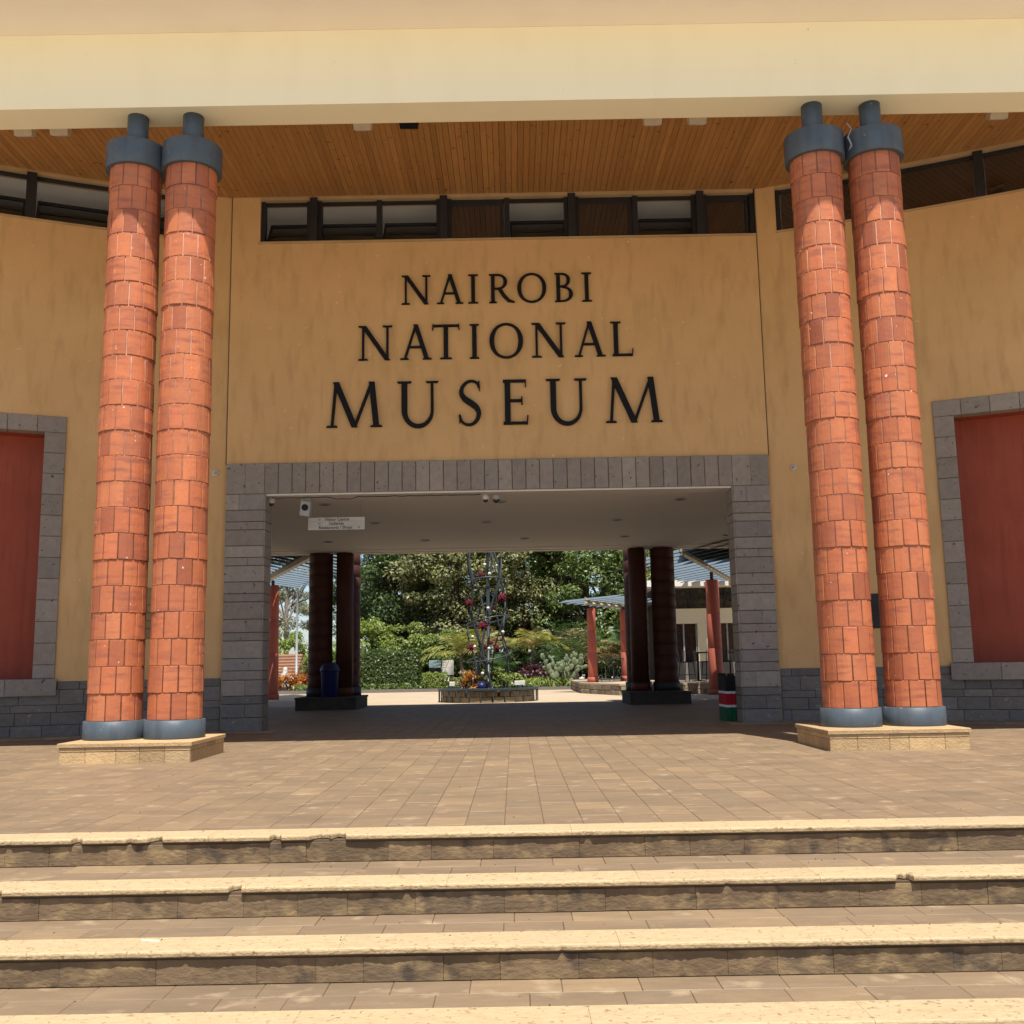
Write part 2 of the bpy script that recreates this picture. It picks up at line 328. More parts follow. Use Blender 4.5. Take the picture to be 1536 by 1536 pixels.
# wings
NU = {-1: (2.31, 2.60), 1: (2.41, 2.69)}; NT_O, NT_I, SILL_T, SILL_B = 5.0, 4.74, .90, .64; UEND = 9.0; NEND = 6.2
DADO = .86
for s in (-1, 1):
    n0, n1 = NU[s]
    us = sorted(set([0, n0 + .1, NEND - .1, UEND] + [k * .3 for k in range(1, 30)]))
    us = [u for i, u in enumerate(us) if i == 0 or u - us[i - 1] > .02]
    mb = MB()
    def strip(ua, ub, z0, z1, d0=0, d1=.4):
        A, Bp = wframe(s, ua), wframe(s, ub)
        vs = [A @ Vector((0, d0, z0)), A @ Vector((0, d1, z0)), Bp @ Vector((0, d1, z0)), Bp @ Vector((0, d0, z0))]
        vs += [v + Vector((0, 0, z1 - z0)) for v in vs]
        f = [(0, 3, 7, 4), (1, 5, 6, 2), (0, 1, 2, 3), (4, 7, 6, 5), (0, 4, 5, 1), (3, 2, 6, 7)]
        if s < 0: f = [t[::-1] for t in f]
        return vs, f
    for a, b in zip(us, us[1:]):
        mid = (a + b) / 2
        if n0 + .1 < mid < NEND - .1:
            mb.add(*strip(a, b, NT_O - .1, WB)); mb.add(*strip(a, b, 0, SILL_B + .05))
        else: mb.add(*strip(a, b, 0, WB))
    w0 = .33
    mb.add(*strip(0, w0, WB, ZC))
    P(mb.build('wing_wall', 'plaster'))
    # red recessed panel, curved back
    mb = MB(); mc = MB()
    for k in range(16):
        a, b = n0 + .05 + (NEND - n0 - .1) * k / 16, n0 + .05 + (NEND - n0 - .1) * (k + 1) / 16
        mb.add(*strip(a, b, SILL_B, NT_O - .02, .52, .58)); mc.add(*strip(a, b, NT_I + .012, NT_I + .05, .19, .54))
    pn = P(mb.build('niche_panel', 'red_plaster')); P(mc.build('niche_head', 'red_plaster'))
    # stone frame round the niche, proud of the wall
    fr = MB(); xw = n1 - n0
    for a, b in ((n0 + .01, n1 - .01), (NEND - xw + .01, NEND - .01)): fr.add(*strip(a, b, SILL_B, NT_O - .01, .0 - .012, .53))
    frame = P(fr.build('niche_frame', 'mortar'))
    def stone(ua, ub, z0, z1, d0, d1, mt='grey_stone', c=.006, name='stone', par=frame, poly=None):
        um = (ua + ub) / 2; T = wframe(s, um); hw = (ub - ua) / 2 * math.sqrt(1 + (.33 + .036 * um) ** 2)
        mm = MB().cbox(-hw + .003, hw - .003, d0, d1, z0 + .003, z1 - .003, c, T)
        return up(mm.build(name, mt), bld) if par is None else sub(mm.build(name, mt), par)
    def sub(o, par): o.parent = par; o.matrix_parent_inverse = (Matrix.Translation(bld.location)).inverted() if False else par.matrix_parent_inverse.copy(); return o
    def sub(o, par):
        o.parent = par; o.matrix_parent_inverse = Matrix.Identity(4); return o
    zz = NT_I; hgt = .33
    while zz > SILL_T + .02:
        zb = max(SILL_T, zz - hgt)
        for a, b in ((n0, n1), (NEND - xw, NEND)): stone(a, b, zb, zz, -.03, .30)
        zz = zb
    L = NEND - n0; k = 10
    for q in range(k): stone(n0 + L * q / k, n0 + L * (q + 1) / k, NT_I, NT_O, -.03, .20)
    L = (NEND - n0 + .06); k = 6
    for q in range(k): stone(n0 - .03 + L * q / k, n0 - .03 + L * (q + 1) / k, SILL_B, SILL_T, -.09, .53)
    # dado of dark coursed stone
    dd = MB()
    for a, b in zip(us, us[1:]): dd.add(*strip(a, b, -.02, DADO - .01, -.012, .05))
    dado = P(dd.build('dado', 'mortar'))
    zc = 0
    for ch in (.20, .19, .115, .225, .13):
        u = .0 + .004 - random.random() * .2
        while u < UEND - .5:
            L = random.uniform(.30, .62); a, b = max(u, .003), u + L
            if zc + ch > SILL_B + .1 and a < n0 - .03 < b: b = n0 - .034
            if zc + ch > SILL_B + .1 and n0 - .034 < a < NEND + .03: b = a
            if b - a > .03: stone(a, b, zc, zc + ch, -.024 - random.uniform(0, .006), .0, 'dark_stone', .006, par=dado)
            u += L
        zc += ch
    # kerb strip at the foot
    kb = MB()
    for a, b in zip(us, us[1:]): kb.add(*strip(a, b, -.01, .035, -.30, -.02))
    P(kb.build('foot_kerb', 'paving'))
    # wing clerestory
    wf = MB()
    for a, b in zip(us, us[1:]):
        a = max(a, w0)
        if b <= a: continue
        wf.add(*strip(a, b, WB, WB + .04, .07, .16)); wf.add(*strip(a, b, WT - .04, WT, .07, .16))
    wf.add(*strip(w0, w0 + .05, WB + .03, WT - .03, .065, .165)); wf.add(*strip(UEND - .05, UEND, WB + .03, WT - .03, .065, .165))
    win = P(wf.build('clerestory_window', 'dark_frame'))
    rc = MB(); rf_ = MB()
    for a, b in zip(us, us[1:]): rc.add(*strip(a, b, ZC + .004, ZC + .03, .32, 3.2)); rf_.add(*strip(a, b, 7.4, 7.5, .42, 3.2))
    P(rc.build('wing_ceiling', 'white_paint')); P(rf_.build('wing_floor', 'passage_white'))
    hd = MB(); si = MB()
    for a, b in zip(us, us[1:]): hd.add(*strip(max(a, .33), max(b, .34), WT, ZC, -.005, .30)); si.add(*strip(max(a, .33), max(b, .34), WB - .03, WB, -.03, .2))
    P(hd.build('window_head', 'trim')); P(si.build('window_sill', 'trim'))
    mu = [w0 + .03, 1.62, 2.95, 4.3, 5.65, 7.0] if s < 0 else [w0 + .03, 1.9, 3.3, 4.65, 6.0, 7.3]
    for q, u in enumerate(mu):
        T = wframe(s, u); wd = .075 if q else .035
        sub(MB().box(-wd, wd, -.02 if q else .05, .18, WB, WT + .02, T).build('mullion', 'dark_frame'), win)
        if q + 1 < len(mu):
            ua, ub = u + .06, mu[q + 1] - .06; um = (ua + ub) / 2; T = wframe(s, um); hw = (ub - ua) / 2 * 1.07
            if s < 0:        # these sashes lean open inwards
                T2 = T @ Matrix.Translation((0, .15, WB + .05)) @ Matrix.Rotation(R(-36), 4, 'X')
                sub(MB().box(-hw + .03, hw - .03, -.006, .006, .0, .50, T2).build('pane', 'glass'), win)
                sub(MB().box(-hw, hw, -.03, .03, .50, .55, T2).box(-hw, -hw + .035, -.025, .025, 0, .5, T2).box(hw - .035, hw, -.025, .025, 0, .5, T2).build('sash_frame', 'dark_frame'), win)
            else:
                sub(MB().box(-hw, hw, .11, .12, WB + .02, WT - .02, T).build('pane', 'glass'), win)
# stone surround of the passage
sur = MB().box(SL + .004, OL, WY - .03, WY + .40, 0, ST - .004).box(OR_, SR - .004, WY - .03, WY + .40, 0, ST - .004).box(OL, OR_, WY - .03, WY + .40, OT + .004, ST - .004)
sur = P(sur.build('stone_surround', 'mortar'))
def sub(o, par): o.parent = par; o.matrix_parent_inverse = Matrix.Identity(4); return o
n = 34; LW = (OR_ - OL) / n
for k in range(n): sub(MB().cbox(OL + k * LW + .004, OL + (k + 1) * LW - .004, WY - .062 + random.uniform(-.007, .005), WY + .02, OT, ST, .007).build('stone', 'grey_stone'), sur)
for xa, xb in ((SL, OL), (OR_, SR)):
    for a, b in ((xa, (xa + xb) / 2), ((xa + xb) / 2, xb)): sub(MB().cbox(a + .001, b - .001, WY - .06, WY + .02, OT + .002, ST, .004).build('stone', 'grey_stone'), sur)
courses = [.20, .19, .115, .225, .13, .175, .25, .12, .19, .25, .12, .17, .235, .12, .17, .235, .12, .17, .24]
def courseset(xa, xb, rev):
    zc = 0; tot = sum(courses); 
    for i, c in enumerate(courses):
        h = c * OT / tot; mt = 'dark_stone' if i < 3 else 'grey_stone'
        e = .004
        xs = [xa, xb] if i % 5 != 3 and i != 1 else [xa, xa + (xb - xa) * random.choice((.35, .6)), xb]
        for a, b in zip(xs, xs[1:]): sub(MB().cbox(a + .001, b - .001, WY - .06 + random.uniform(-.006, .004), WY - .0, zc + e, zc + h - e, .007).build('stone', mt), sur)
        # reveal stone on the passage side
        T = Matrix.Translation((rev, 0, 0)) @ Matrix.Rotation(R(90 if rev < 0 else -90), 4, 'Z')
        if rev < 0: sub(MB().cbox(WY - .052, WY + .40, -.022, .0, zc + e, zc + h - e, .006, T).build('stone', mt), sur)
        else: sub(MB().cbox(-WY - .40, -WY + .052, -.022, .0, zc + e, zc + h - e, .006, T).build('stone', mt), sur)
        zc += h
courseset(SL, OL, OL); courseset(OR_, SR, OR_)
P(MB().box(SL - .25, OL + .25, WY - .28, WY + .5, -.012, .006).box(OR_ - .22, SR + .2, WY - .24, WY + .5, -.012, .006).build('threshold_slab', 'plinth_stone'))
# centre clerestory window
fw = MB().box(-4.25, 4.29, WY + .10, WY + .17, WB, WB + .045).box(-4.25, 4.29, WY + .10, WY + .17, WT - .045, WT).box(-4.25, -4.20, WY + .098, WY + .172, WB + .04, WT - .04).box(4.24, 4.29, WY + .098, WY + .172, WB + .04, WT - .04)
cw = P(fw.build('clerestory_window', 'dark_frame'))
wide = [-3.33, -1.09, 1.12, 3.335]; thin = [-2.21, .0, 2.22]
for X in wide:
    sub(MB().box(X - .065, X + .065, WY - .03, WY + .2, WB, WT + .03).build('mullion', 'dark_frame'), cw)
    sub(MB().box(X - .13, X + .13, WY + .06, WY + .18, WB, WT).build('mullion', 'dark_frame'), cw)
for X in thin + [-4.22, 4.25]: sub(MB().box(X - .045, X + .045, WY + .05, WY + .18, WB, WT).build('mullion', 'dark_frame'), cw)
edges = sorted([-4.22] + wide + thin + [4.25])
for i, (a, b) in enumerate(zip(edges, edges[1:])):
    a += .05; b -= .05
    if i in (0, 1, 2, 4, 6):
        T2 = Matrix.Translation(((a + b) / 2, WY + .15, WB + .05)) @ Matrix.Rotation(R(-36), 4, 'X'); hw = (b - a) / 2
        sub(MB().box(-hw + .03, hw - .03, -.006, .006, .0, .50, T2).build('pane', 'glass'), cw)
        sub(MB().box(-hw, hw, -.03, .03, .50, .55, T2).box(-hw, -hw + .035, -.025, .025, 0, .5, T2).box(hw - .035, hw, -.025, .025, 0, .5, T2).build('sash_frame', 'dark_frame'), cw)
    else:
        sub(MB().box(a, b, WY + .12, WY + .13, WB + .03, WT - .03).build('pane', 'glass'), cw)
        sub(MB().box(a + .02, b - .02, WY + .09, WY + .12, WT - .10, WT - .045).box(a + .02, a + .07, WY + .09, WY + .12, WB + .04, WT - .10).box(b - .07, b - .02, WY + .09, WY + .12, WB + .04, WT - .10).build('sash_frame', 'dark_frame'), cw)
# upper room behind the windows: floor, pale ceiling, rear gap added to let sky light onto it
P(MB().box(-13.5, 13.5, WY + .5, 22, 7.4, 7.5).build('upper_floor', 'passage_white'))
P(MB().box(-13.5, 13.5, WY + .30, 22.4, ZC + .006, ZC + .12).build('upper_ceiling', 'white_paint'))
P(MB().box(-13.5, 13.5, 22, 22.3, 4.4, 8.15).build('rear_wall', 'plaster'))
P(MB().box(-13.7, 13.7, WY - .2, 22.6, 9.25, 9.55).build('roof', 'cream'))
# passage ceiling
pc = P(MB().box(-12, 12, WY + .40, 25.7, OT + .03, OT + .15).build('passage_ceiling', 'passage_white'))
sub(MB().box(OL, OR_, WY - .02, WY + .41, OT - .03, OT + .003).build('lintel_soffit', 'passage_white'), pc)
sub(MB().box(-12, 12, 25.7, 26.0, OT + .0, OT + .15).box(-12, 12, 25.2, 25.7, OT + .015, OT + .03).build('edge_beam', 'passage_white'), pc)
for X, Y in ((-3.34, 18.02), (-2.78, 20.5), (-2.02, 23.5), (-4.25, 23.45), (-.52, 20.6), (.28, 23.46), (3.01, 18.1), (2.13, 20.63), (2.58, 23.4), (4.95, 23.5), (-5.9, 20.5), (5.6, 20.6), (-.2, 18.05)):
    lt = sub(MB().lathe([(.07, -.002), (.075, -.018), (.105, -.02), (.11, -.002)], 20, (X, Y, OT + .03)).build('downlight', 'steel_pole'), pc)
    sub(MB().lathe([(.069, -.012), (.069, -.003)], 16, (X, Y, OT + .03)).build('lens', 'dark_frame'), lt)
# rest of the block: solid ends left and right of the passage
P(MB().box(-13.4, -9.5, 18.2, 22, 0, 4.4).build('side_block', 'plaster')); P(MB().box(9.5, 13.4, 18.2, 22, 0, 4.4).build('side_block', 'plaster'))
# ================================================================== CANOPY: beam, overhang, timber ceiling
can = thing('entrance_canopy', 'cream concrete canopy with deep front beam and timber board ceiling', 'canopy', (CX, 12, 7.87))
def C(o): return up(o, can)
C(MB().box(-14, 14, 11.75, 12.22, 7.87, 8.86).build('beam', 'cream'))
C(MB().box(-14, 14, 10.70, 12.22, 8.862, 9.55).build('overhang', 'cream_soffit'))
deck = C(MB().box(-13.9, 13.9, 12.222, WY + .3, 9.10, 9.5).build('ceiling_deck', 'dark_gap'))
bw = .0955; x = -12.9; nb = 0
while x < 12.9:
    xm = x + bw / 2
    ye = WY if EL < xm < ER else (wing(-1, EL - xm).y if xm < EL else wing(1, xm - ER).y)
    o = MB().box(-bw / 2 + .003, bw / 2 - .003, 12.225, ye + .03, ZC + random.uniform(0, .002), 9.098).build('board', 'wood', deck, (xm, 0, 0)); nb += 1
    x += bw
# ================================================================== TILED COLUMNS
r0 = .303; NT = 11; ROWS = 22; ZB, ZT = .43, 7.14
def tile_mesh(led, seed=0):
    rr = random.Random(seed)
    mb = MB(); h = (ZT - ZB) / ROWS; n = 4; da = 2 * PI / NT; ga = .0055 / r0
    prof = [(r0 - .022, .0025), (r0 + led - .003, .0025), (r0 + led, .008), (r0 - .001, h - .007), (r0 - .005, h - .0025), (r0 - .022, h - .0025)]
    angs = [-da / 2 + ga, -da / 2 + ga * 2.0] + [-da / 2 + da * k / n for k in range(1, n)] + [da / 2 - ga * 2.0, da / 2 - ga]
    vs = []; m = len(prof)
    for k, a in enumerate(angs):
        e = .004 if k in (0, len(angs) - 1) else 0
        jz = rr.uniform(-.0028, .0028); ja = rr.uniform(-.0015, .0015) / r0; jr = rr.uniform(-.0018, .0018)
        vs += [((r + jr - (e if r > r0 - .01 else 0)) * math.sin(a + ja), -(r + jr - (e if r > r0 - .01 else 0)) * math.cos(a + ja), z + (jz if z < .02 else jz * .6)) for r, z in prof]
    fs = [(k * m + a, (k + 1) * m + a, (k + 1) * m + (a + 1) % m, k * m + (a + 1) % m) for k in range(len(angs) - 1) for a in range(m)]
    fs += [tuple(range(m)), tuple((len(angs) - 1) * m + a for a in range(m))[::-1]]
    mb.add(vs, fs, False); return mb.mesh('column_tile', 'terracotta')
tmA, tmB = [tile_mesh(.0022, q) for q in range(9)], [tile_mesh(.007, 20 + q) for q in range(5)]
core = MB().lathe([(r0 - .0075, ZB - .03), (r0 - .0075, ZT + .02)], 44).mesh('shaft', 'terracotta_mortar')
coll = MB().lathe([(.30, .225), (.338, .225), (.340, .230), (.340, .428), (.332, .432), (.28, .432)], 48, smooth=False).mesh('base_collar', 'steel_blue')
cap = MB().lathe([(.30, ZT - .03), (.356, ZT - .03), (.362, ZT - .024), (.362, ZT + .292), (.352, ZT + .30), (.10, ZT + .30)], 48, smooth=False).mesh('cap_collar', 'steel_blue')
pipe = MB().lathe([(.128, ZT + .295), (.128, 7.868)], 28).mesh('top_pipe', 'steel_blue')
cap_g = MB().lathe([(.15, ZT + .30), (.15, ZT + .312), (.13, ZT + .318)], 24).mesh('pipe_ring', 'steel_blue')
for me in (coll, cap):
    for p in me.polygons: p.use_smooth = abs(p.normal.z) < .3
def column(X, Y, label):
    t = thing('tiled_column', label, 'column', (X, Y, 0), group='terracotta columns carrying the canopy')
    for n_, me in (('shaft', core), ('base_collar', coll), ('cap_collar', cap), ('top_pipe', pipe), ('pipe_ring', cap_g)): link(n_, me, t)
    h = (ZT - ZB) / ROWS; off = random.random()
    for rI in range(ROWS):
        off += .5 + random.uniform(-.2, .2); led = tmB if (ROWS - rI) % 5 == 1 else tmA; sx = 1 + random.uniform(-.006, .006); dx, dy = random.uniform(-.003, .003), random.uniform(-.003, .003)
        for k in range(NT):
            o = link('column_tile', random.choice(led), t, (dx, dy, ZB + rI * h + random.uniform(-.0015, .0015)), (0, 0, (k + off) * 2 * PI / NT + random.uniform(-.006, .006)))
            o.scale = (sx + random.uniform(-.004, .004),) * 2 + (1,)
column(-4.615, 12, 'outer terracotta tiled column of the pair on the hanging sign side')
column(-3.92, 12, 'inner terracotta tiled column of the pair on the hanging sign side')
column(3.855, 12, 'inner terracotta tiled column of the pair on the flag planter side')
column(4.585, 12, 'outer terracotta tiled column of the pair on the flag planter side')
def plinth(xc, label, hw):
    t = thing('column_plinth', label, 'plinth', (xc, 11.97, 0), group='stone plinths under the column pairs'); hd = .66
    MB().box(-hw + .04, hw - .04, -hd + .04, hd - .04, -.02, .18).build('core', 'mortar', t)
    mb = MB(); cz = .178
    mb.lathe([(1, 0)], 4, cap=False) if False else None
    for a, b in ((-hw, -.02), (-.02, hw)):
        MB().tbox(a + .001, b - .001, -hd, hd, cz, .222, .006).build('coping_slab', 'plinth_stone', t)
    for side in range(4):
        T = Matrix.Rotation(R(90 * side), 4, 'Z'); half, dist = (hw, hd) if side % 2 == 0 else (hd, hw)
        k = 5 if side % 2 == 0 else 4
        xs = [-half + .018 + (2 * half - .036) * q / k + (random.uniform(-.06, .06) if 0 < q < k else 0) for q in range(k + 1)]
        for a, b in zip(xs, xs[1:]):
            MB().cbox(a + .001, b - .001, -dist + .018, -dist + .06, -.01, .128, .005, T).build('stone', 'plinth_stone', t)
            MB().cbox(a + .001, b - .001, -dist + .014, -dist + .06, .130, .176, .004, T).build('stone', 'plinth_stone', t)
    return t
plinth(-4.235, 'tan stone plinth under the columns on the hanging sign side', .73); plinth(4.15, 'tan stone plinth under the columns on the flag planter side', .775)

# ================================================================== SIGN LETTERS
def glyph(ch, wd, h):
    """list of 2-D polygons (quads strips) for one serif capital, scaled to wd x h"""
    Tk, Tn, sf = .125 * h, .062 * h, .040 * h; out = []
    def st(x0, y0, x1, y1, t):      # stroke with horizontal ends
        dx, dy = x1 - x0, y1 - y0; L = math.hypot(dx, dy); k = t / 2 * L / abs(dy) if abs(dy) > 1e-6 else 0
        if k == 0: out.append([(x0, y0 - t / 2), (x1, y0 - t / 2), (x1, y0 + t / 2), (x0, y0 + t / 2)])
        else: out.append([(x0 - k, y0), (x0 + k, y0), (x1 + k, y1), (x1 - k, y1)])
    def se(x, y, l, r=None):        # slab serif with a bracket
        r = l if r is None else r; s = sf if y < h / 2 else -sf
        out.append([(x - l, y), (x + r, y), (x + r * .85, y + s), (x - l * .85, y + s)])
    def arc(cx, cy, rx, ry, a0, a1, t0, t1, n=28):
        pts = []
        for i in range(n + 1):
            a = R(a0 + (a1 - a0) * i / n); q = abs(math.cos(a)); t = t0 + (t1 - t0) * q ** 1.5
            pts.append(((cx + rx * math.cos(a), cy + ry * math.sin(a)), (cx + (rx - t) * math.cos(a), cy + (ry - min(t, t0 * 1.1)) * math.sin(a))))
        for p, q in zip(pts, pts[1:]): out.append([p[0], q[0], q[1], p[1]])
    def ribbon(ps, ts):
        n = len(ps)
        for i in range(n - 1):
            def nr(k):
                a, b = ps[max(k - 1, 0)], ps[min(k + 1, n - 1)]; d = Vector((b[0] - a[0], b[1] - a[1])).normalized(); return (-d.y * ts[k] / 2, d.x * ts[k] / 2)
            n0, n1 = nr(i), nr(i + 1)
            out.append([(ps[i][0] + n0[0], ps[i][1] + n0[1]), (ps[i][0] - n0[0], ps[i][1] - n0[1]), (ps[i + 1][0] - n1[0], ps[i + 1][1] - n1[1]), (ps[i + 1][0] + n1[0], ps[i + 1][1] + n1[1])])
    if ch == 'N':
        a, b = .14 * wd, .86 * wd
        st(a, 0, a, h, Tn); st(b, 0, b, h, Tn); st(a + .01 * wd, h, b, 0, Tk); se(a, 0, .14 * h); se(b, h, .14 * h); se(a, h, .14 * h, 0)
    elif ch == 'A':
        st(.16 * wd, 0, .5 * wd, h, Tn); st(.5 * wd, h * 1.02, .85 * wd, 0, Tk); st(.30 * wd, .36 * h, .70 * wd, .36 * h, Tn * .9); se(.15 * wd, 0, .12 * h); se(.86 * wd, 0, .13 * h)
    elif ch == 'I':
        st(wd / 2, 0, wd / 2, h, Tk); se(wd / 2, 0, wd / 2); se(wd / 2, h, wd / 2)
    elif ch == 'T':
        st(wd / 2, 0, wd / 2, h, Tk); se(wd / 2, 0, .17 * h); st(.03 * wd, h - Tn / 2, .97 * wd, h - Tn / 2, Tn)
        out.append([(0, h * .86), (.03 * wd, h * .84), (.07 * wd, h), (.02 * wd, h * 1.03)]); out.append([(wd, h * .86), (.97 * wd, h * .84), (.93 * wd, h), (.98 * wd, h * 1.03)])
    elif ch == 'L':
        a = .2 * wd; st(a, 0, a, h, Tk); se(a, h, .15 * h); st(.03 * wd, Tn / 2, .95 * wd, Tn / 2, Tn); out.append([(.93 * wd, 0), (wd * .97, 0), (wd, .22 * h), (wd * .96, .22 * h)])
    elif ch == 'E':
        a = .2 * wd; st(a, 0, a, h, Tk); st(.03 * wd, Tn / 2, .95 * wd, Tn / 2, Tn); st(.03 * wd, h - Tn / 2, .88 * wd, h - Tn / 2, Tn); st(a, .53 * h, .75 * wd, .53 * h, Tn)
        out.append([(.92 * wd, 0), (.97 * wd, 0), (wd, .2 * h), (.95 * wd, .2 * h)]); out.append([(.87 * wd, h), (.92 * wd, h), (.92 * wd, .83 * h), (.88 * wd, .83 * h)]); out.append([(.73 * wd, .62 * h), (.78 * wd, .62 * h), (.78 * wd, .44 * h), (.73 * wd, .44 * h)])
    elif ch == 'O': arc(wd / 2, h / 2, wd / 2, h * .515, 0, 360, .055 * h, .135 * h, 48)
    elif ch == 'R':
        a = .18 * wd; st(a, 0, a, h, Tk); se(a, 0, .13 * h); se(a, h, .13 * h, 0)
        arc(.36 * wd, .735 * h, .36 * wd, .265 * h, -90, 90, .05 * h, .12 * h); st(a, h - .025 * h, .37 * wd, h - .025 * h, .05 * h); st(a, .495 * h, .37 * wd, .495 * h, .05 * h)
        ribbon([(.42 * wd, .50 * h), (.60 * wd, .24 * h), (.78 * wd, .07 * h), (1.0 * wd, .015 * h)], [Tk * .9, Tk * .95, Tk * .8, .03 * h])
    elif ch == 'B':
        a = .2 * wd; st(a, 0, a, h, Tk); se(a, 0, .12 * h, 0); se(a, h, .12 * h, 0)
        arc(.40 * wd, .755 * h, .46 * wd, .245 * h, -90, 90, .05 * h, .12 * h); arc(.42 * wd, .27 * h, .58 * wd, .27 * h, -90, 90, .05 * h, .13 * h)
        for y, e in ((.975, .4), (.53, .42), (.025, .42)): st(a, y * h, e * wd, y * h, .05 * h)
    elif ch == 'U':
        a, b = .19 * wd, .84 * wd
        st(a, .34 * h, a, h, Tk); st(b, .34 * h, b, h, Tn); se(a, h, .16 * h); se(b, h, .14 * h)
        n = 26; ps = []; ts = []
        for i in range(n + 1):
            q = PI + PI * i / n; ps.append(((a + b) / 2 + (b - a) / 2 * math.cos(q), .35 * h + .35 * h * math.sin(q))); ts.append(Tk * (1 - i / n) + Tn * (i / n) if i > n * .5 else Tk * (1 - .25 * math.sin(PI * i / n)))
        ribbon(ps, ts)
    elif ch == 'S':
        ps = []; ts = []; n = 44
        K = [(.92, .83), (.84, .93), (.62, .985), (.36, .955), (.15, .84), (.12, .70), (.28, .585), (.52, .50), (.78, .40), (.90, .27), (.82, .12), (.58, .02), (.32, .02), (.12, .09), (.03, .22)]
        for i in range(n + 1):
            u = i / n * (len(K) - 1); k = min(int(u), len(K) - 2); f = u - k
            p = [K[max(k - 1, 0)], K[k], K[k + 1], K[min(k + 2, len(K) - 1)]]
            q = [.5 * (2 * p[1][c] + (p[2][c] - p[0][c]) * f + (2 * p[0][c] - 5 * p[1][c] + 4 * p[2][c] - p[3][c]) * f * f + (3 * p[1][c] - p[0][c] - 3 * p[2][c] + p[3][c]) * f ** 3) for c in (0, 1)]
            ps.append((q[0] * wd, q[1] * h)); ts.append(.05 * h + .085 * h * math.exp(-((i / n - .5) / .2) ** 2))
        ribbon(ps, ts)
        out.append([(.88 * wd, .98 * h), (.95 * wd, .98 * h), (.96 * wd, .76 * h), (.92 * wd, .76 * h)]); out.append([(.0 * wd, .25 * h), (.05 * wd, .25 * h), (.07 * wd, .05 * h), (.01 * wd, .05 * h)])
    elif ch == 'M':
        a, b, c = .14 * wd, .5 * wd, .84 * wd
        st(.10 * wd, 0, .165 * wd, h, Tn); st(.165 * wd, h * 1.01, b, 0, Tk); st(b, 0, .80 * wd, h, Tn); st(.80 * wd, h * 1.01, .885 * wd, 0, Tk); se(.10 * wd, 0, .12 * h); se(.885 * wd, 0, .13 * h)
    return out
sign = thing('wall_lettering', 'raised black serif letters NAIROBI NATIONAL MUSEUM on the ochre wall', 'lettering', (CX, WY, 4.95))
rows = [('NAIROBI', (-1.81, 392, 3.233 / 783), 7.07, .51, [(392, 510), (535, 645), (665, 707), (748, 857), (868, 988), (1022, 1097), (1133, 1175)]),
        ('NATIONAL', (-2.542, 213, 4.635 / 1132), 6.10, .60, [(213, 352), (383, 515), (517, 630), (671, 711), (753, 892), (928, 1068), (1100, 1230), (1257, 1345)]),
        ('MUSEUM', (-3.071, 87, 5.625 / 1378), 4.95, .77, [(87, 318), (373, 548), (630, 720), (808, 914), (984, 1157), (1228, 1465)])]
for word, (x0, p0, k), zb, h, ext in rows:
    for ch, (a, b) in zip(word, ext):
        X = x0 + (a - p0) * k; wd = (b - a) * k; mb = MB()
        for q, poly in enumerate(glyph(ch, wd, h)):
            ar = sum(poly[i][0] * poly[(i + 1) % 4][1] - poly[(i + 1) % 4][0] * poly[i][1] for i in range(4))
            if ar < 0: poly = poly[::-1]
            d = .052 + (q % 23) * .00025
            vs = [(x, -.012, y) for x, y in poly] + [(x, -d, y) for x, y in poly]
            mb.add(vs, [(4, 5, 6, 7), (3, 2, 1, 0)] + [(i, (i + 1) % 4, 4 + (i + 1) % 4, 4 + i) for i in range(4)])
        mb.box(wd * .5 - .01, wd * .5 + .01, -.02, .004, h * .4, h * .42) if False else None
        o = mb.build('letter', 'black_metal'); up(o, sign); o.location = (X, WY - .0, zb)

# ================================================================== SMALL FIXTURES
def flood(X, Y, label, m, group, tilt=25):
    t = thing('floodlight', label, 'floodlight', (X, Y, ZC), group=group)
    T = Matrix.Translation((0, 0, -.16)) @ Matrix.Rotation(R(tilt), 4, 'X')
    MB().tbox(-.13, .13, -.08, .08, -.07, .05, .02).build('housing', m, t).matrix_local = T
    MB().box(-.11, .11, -.062, .062, -.078, -.0702).build('glass_front', 'window_dark' if m == 'black_metal' else 'plastic_white', t).matrix_local = T
    MB().box(-.145, -.132, -.015, .015, -.17, .0).box(.132, .145, -.015, .015, -.17, 0).box(-.145, .145, -.02, .02, -.012, .0).build('bracket', m, t)
for X in (-7.09, -6.56, -2.10, 2.17, 2.83, 7.26): flood(X, 14.09, 'cream floodlight fixed under the timber board ceiling', 'flood_cream', 'cream floodlights under the timber ceiling')
flood(-1.42, 14.07, 'black floodlight fixed under the timber board ceiling', 'black_metal', None)
def dome_cam(X, Y, label, m='plastic_white', r=.055):
    t = thing('security_camera', label, 'camera', (X, Y, OT - .03), group='security cameras under the lintel')
    MB().lathe([(r * .7, 0), (r, -.01), (r, -.075), (r * .94, -.085)], 20).build('housing', m, t)
    MB().ball((0, 0, -.085), (r * .9, r * .9, r * .85), 16, 10).build('lens_dome', 'window_dark', t)
dome_cam(-4.03, WY + .25, 'small white dome camera in the corner of the passage'); dome_cam(-.44, WY + .25, 'white dome camera beside the larger grey one'); dome_cam(-.26, WY + .25, 'grey dome camera, larger of two side by side', 'speaker_grey', .072)
sp = thing('wall_speaker', 'grey box loudspeaker hanging under the passage lintel', 'loudspeaker', (-3.46, WY + .3, OT - .03))
T = Matrix.Translation((0, 0, -.17)) @ Matrix.Rotation(R(8), 4, 'Y') @ Matrix.Rotation(R(12), 4, 'X')
MB().cbox(-.085, .085, -.09, .09, -.13, .13, .012).build('cabinet', 'speaker_grey', sp).matrix_local = T
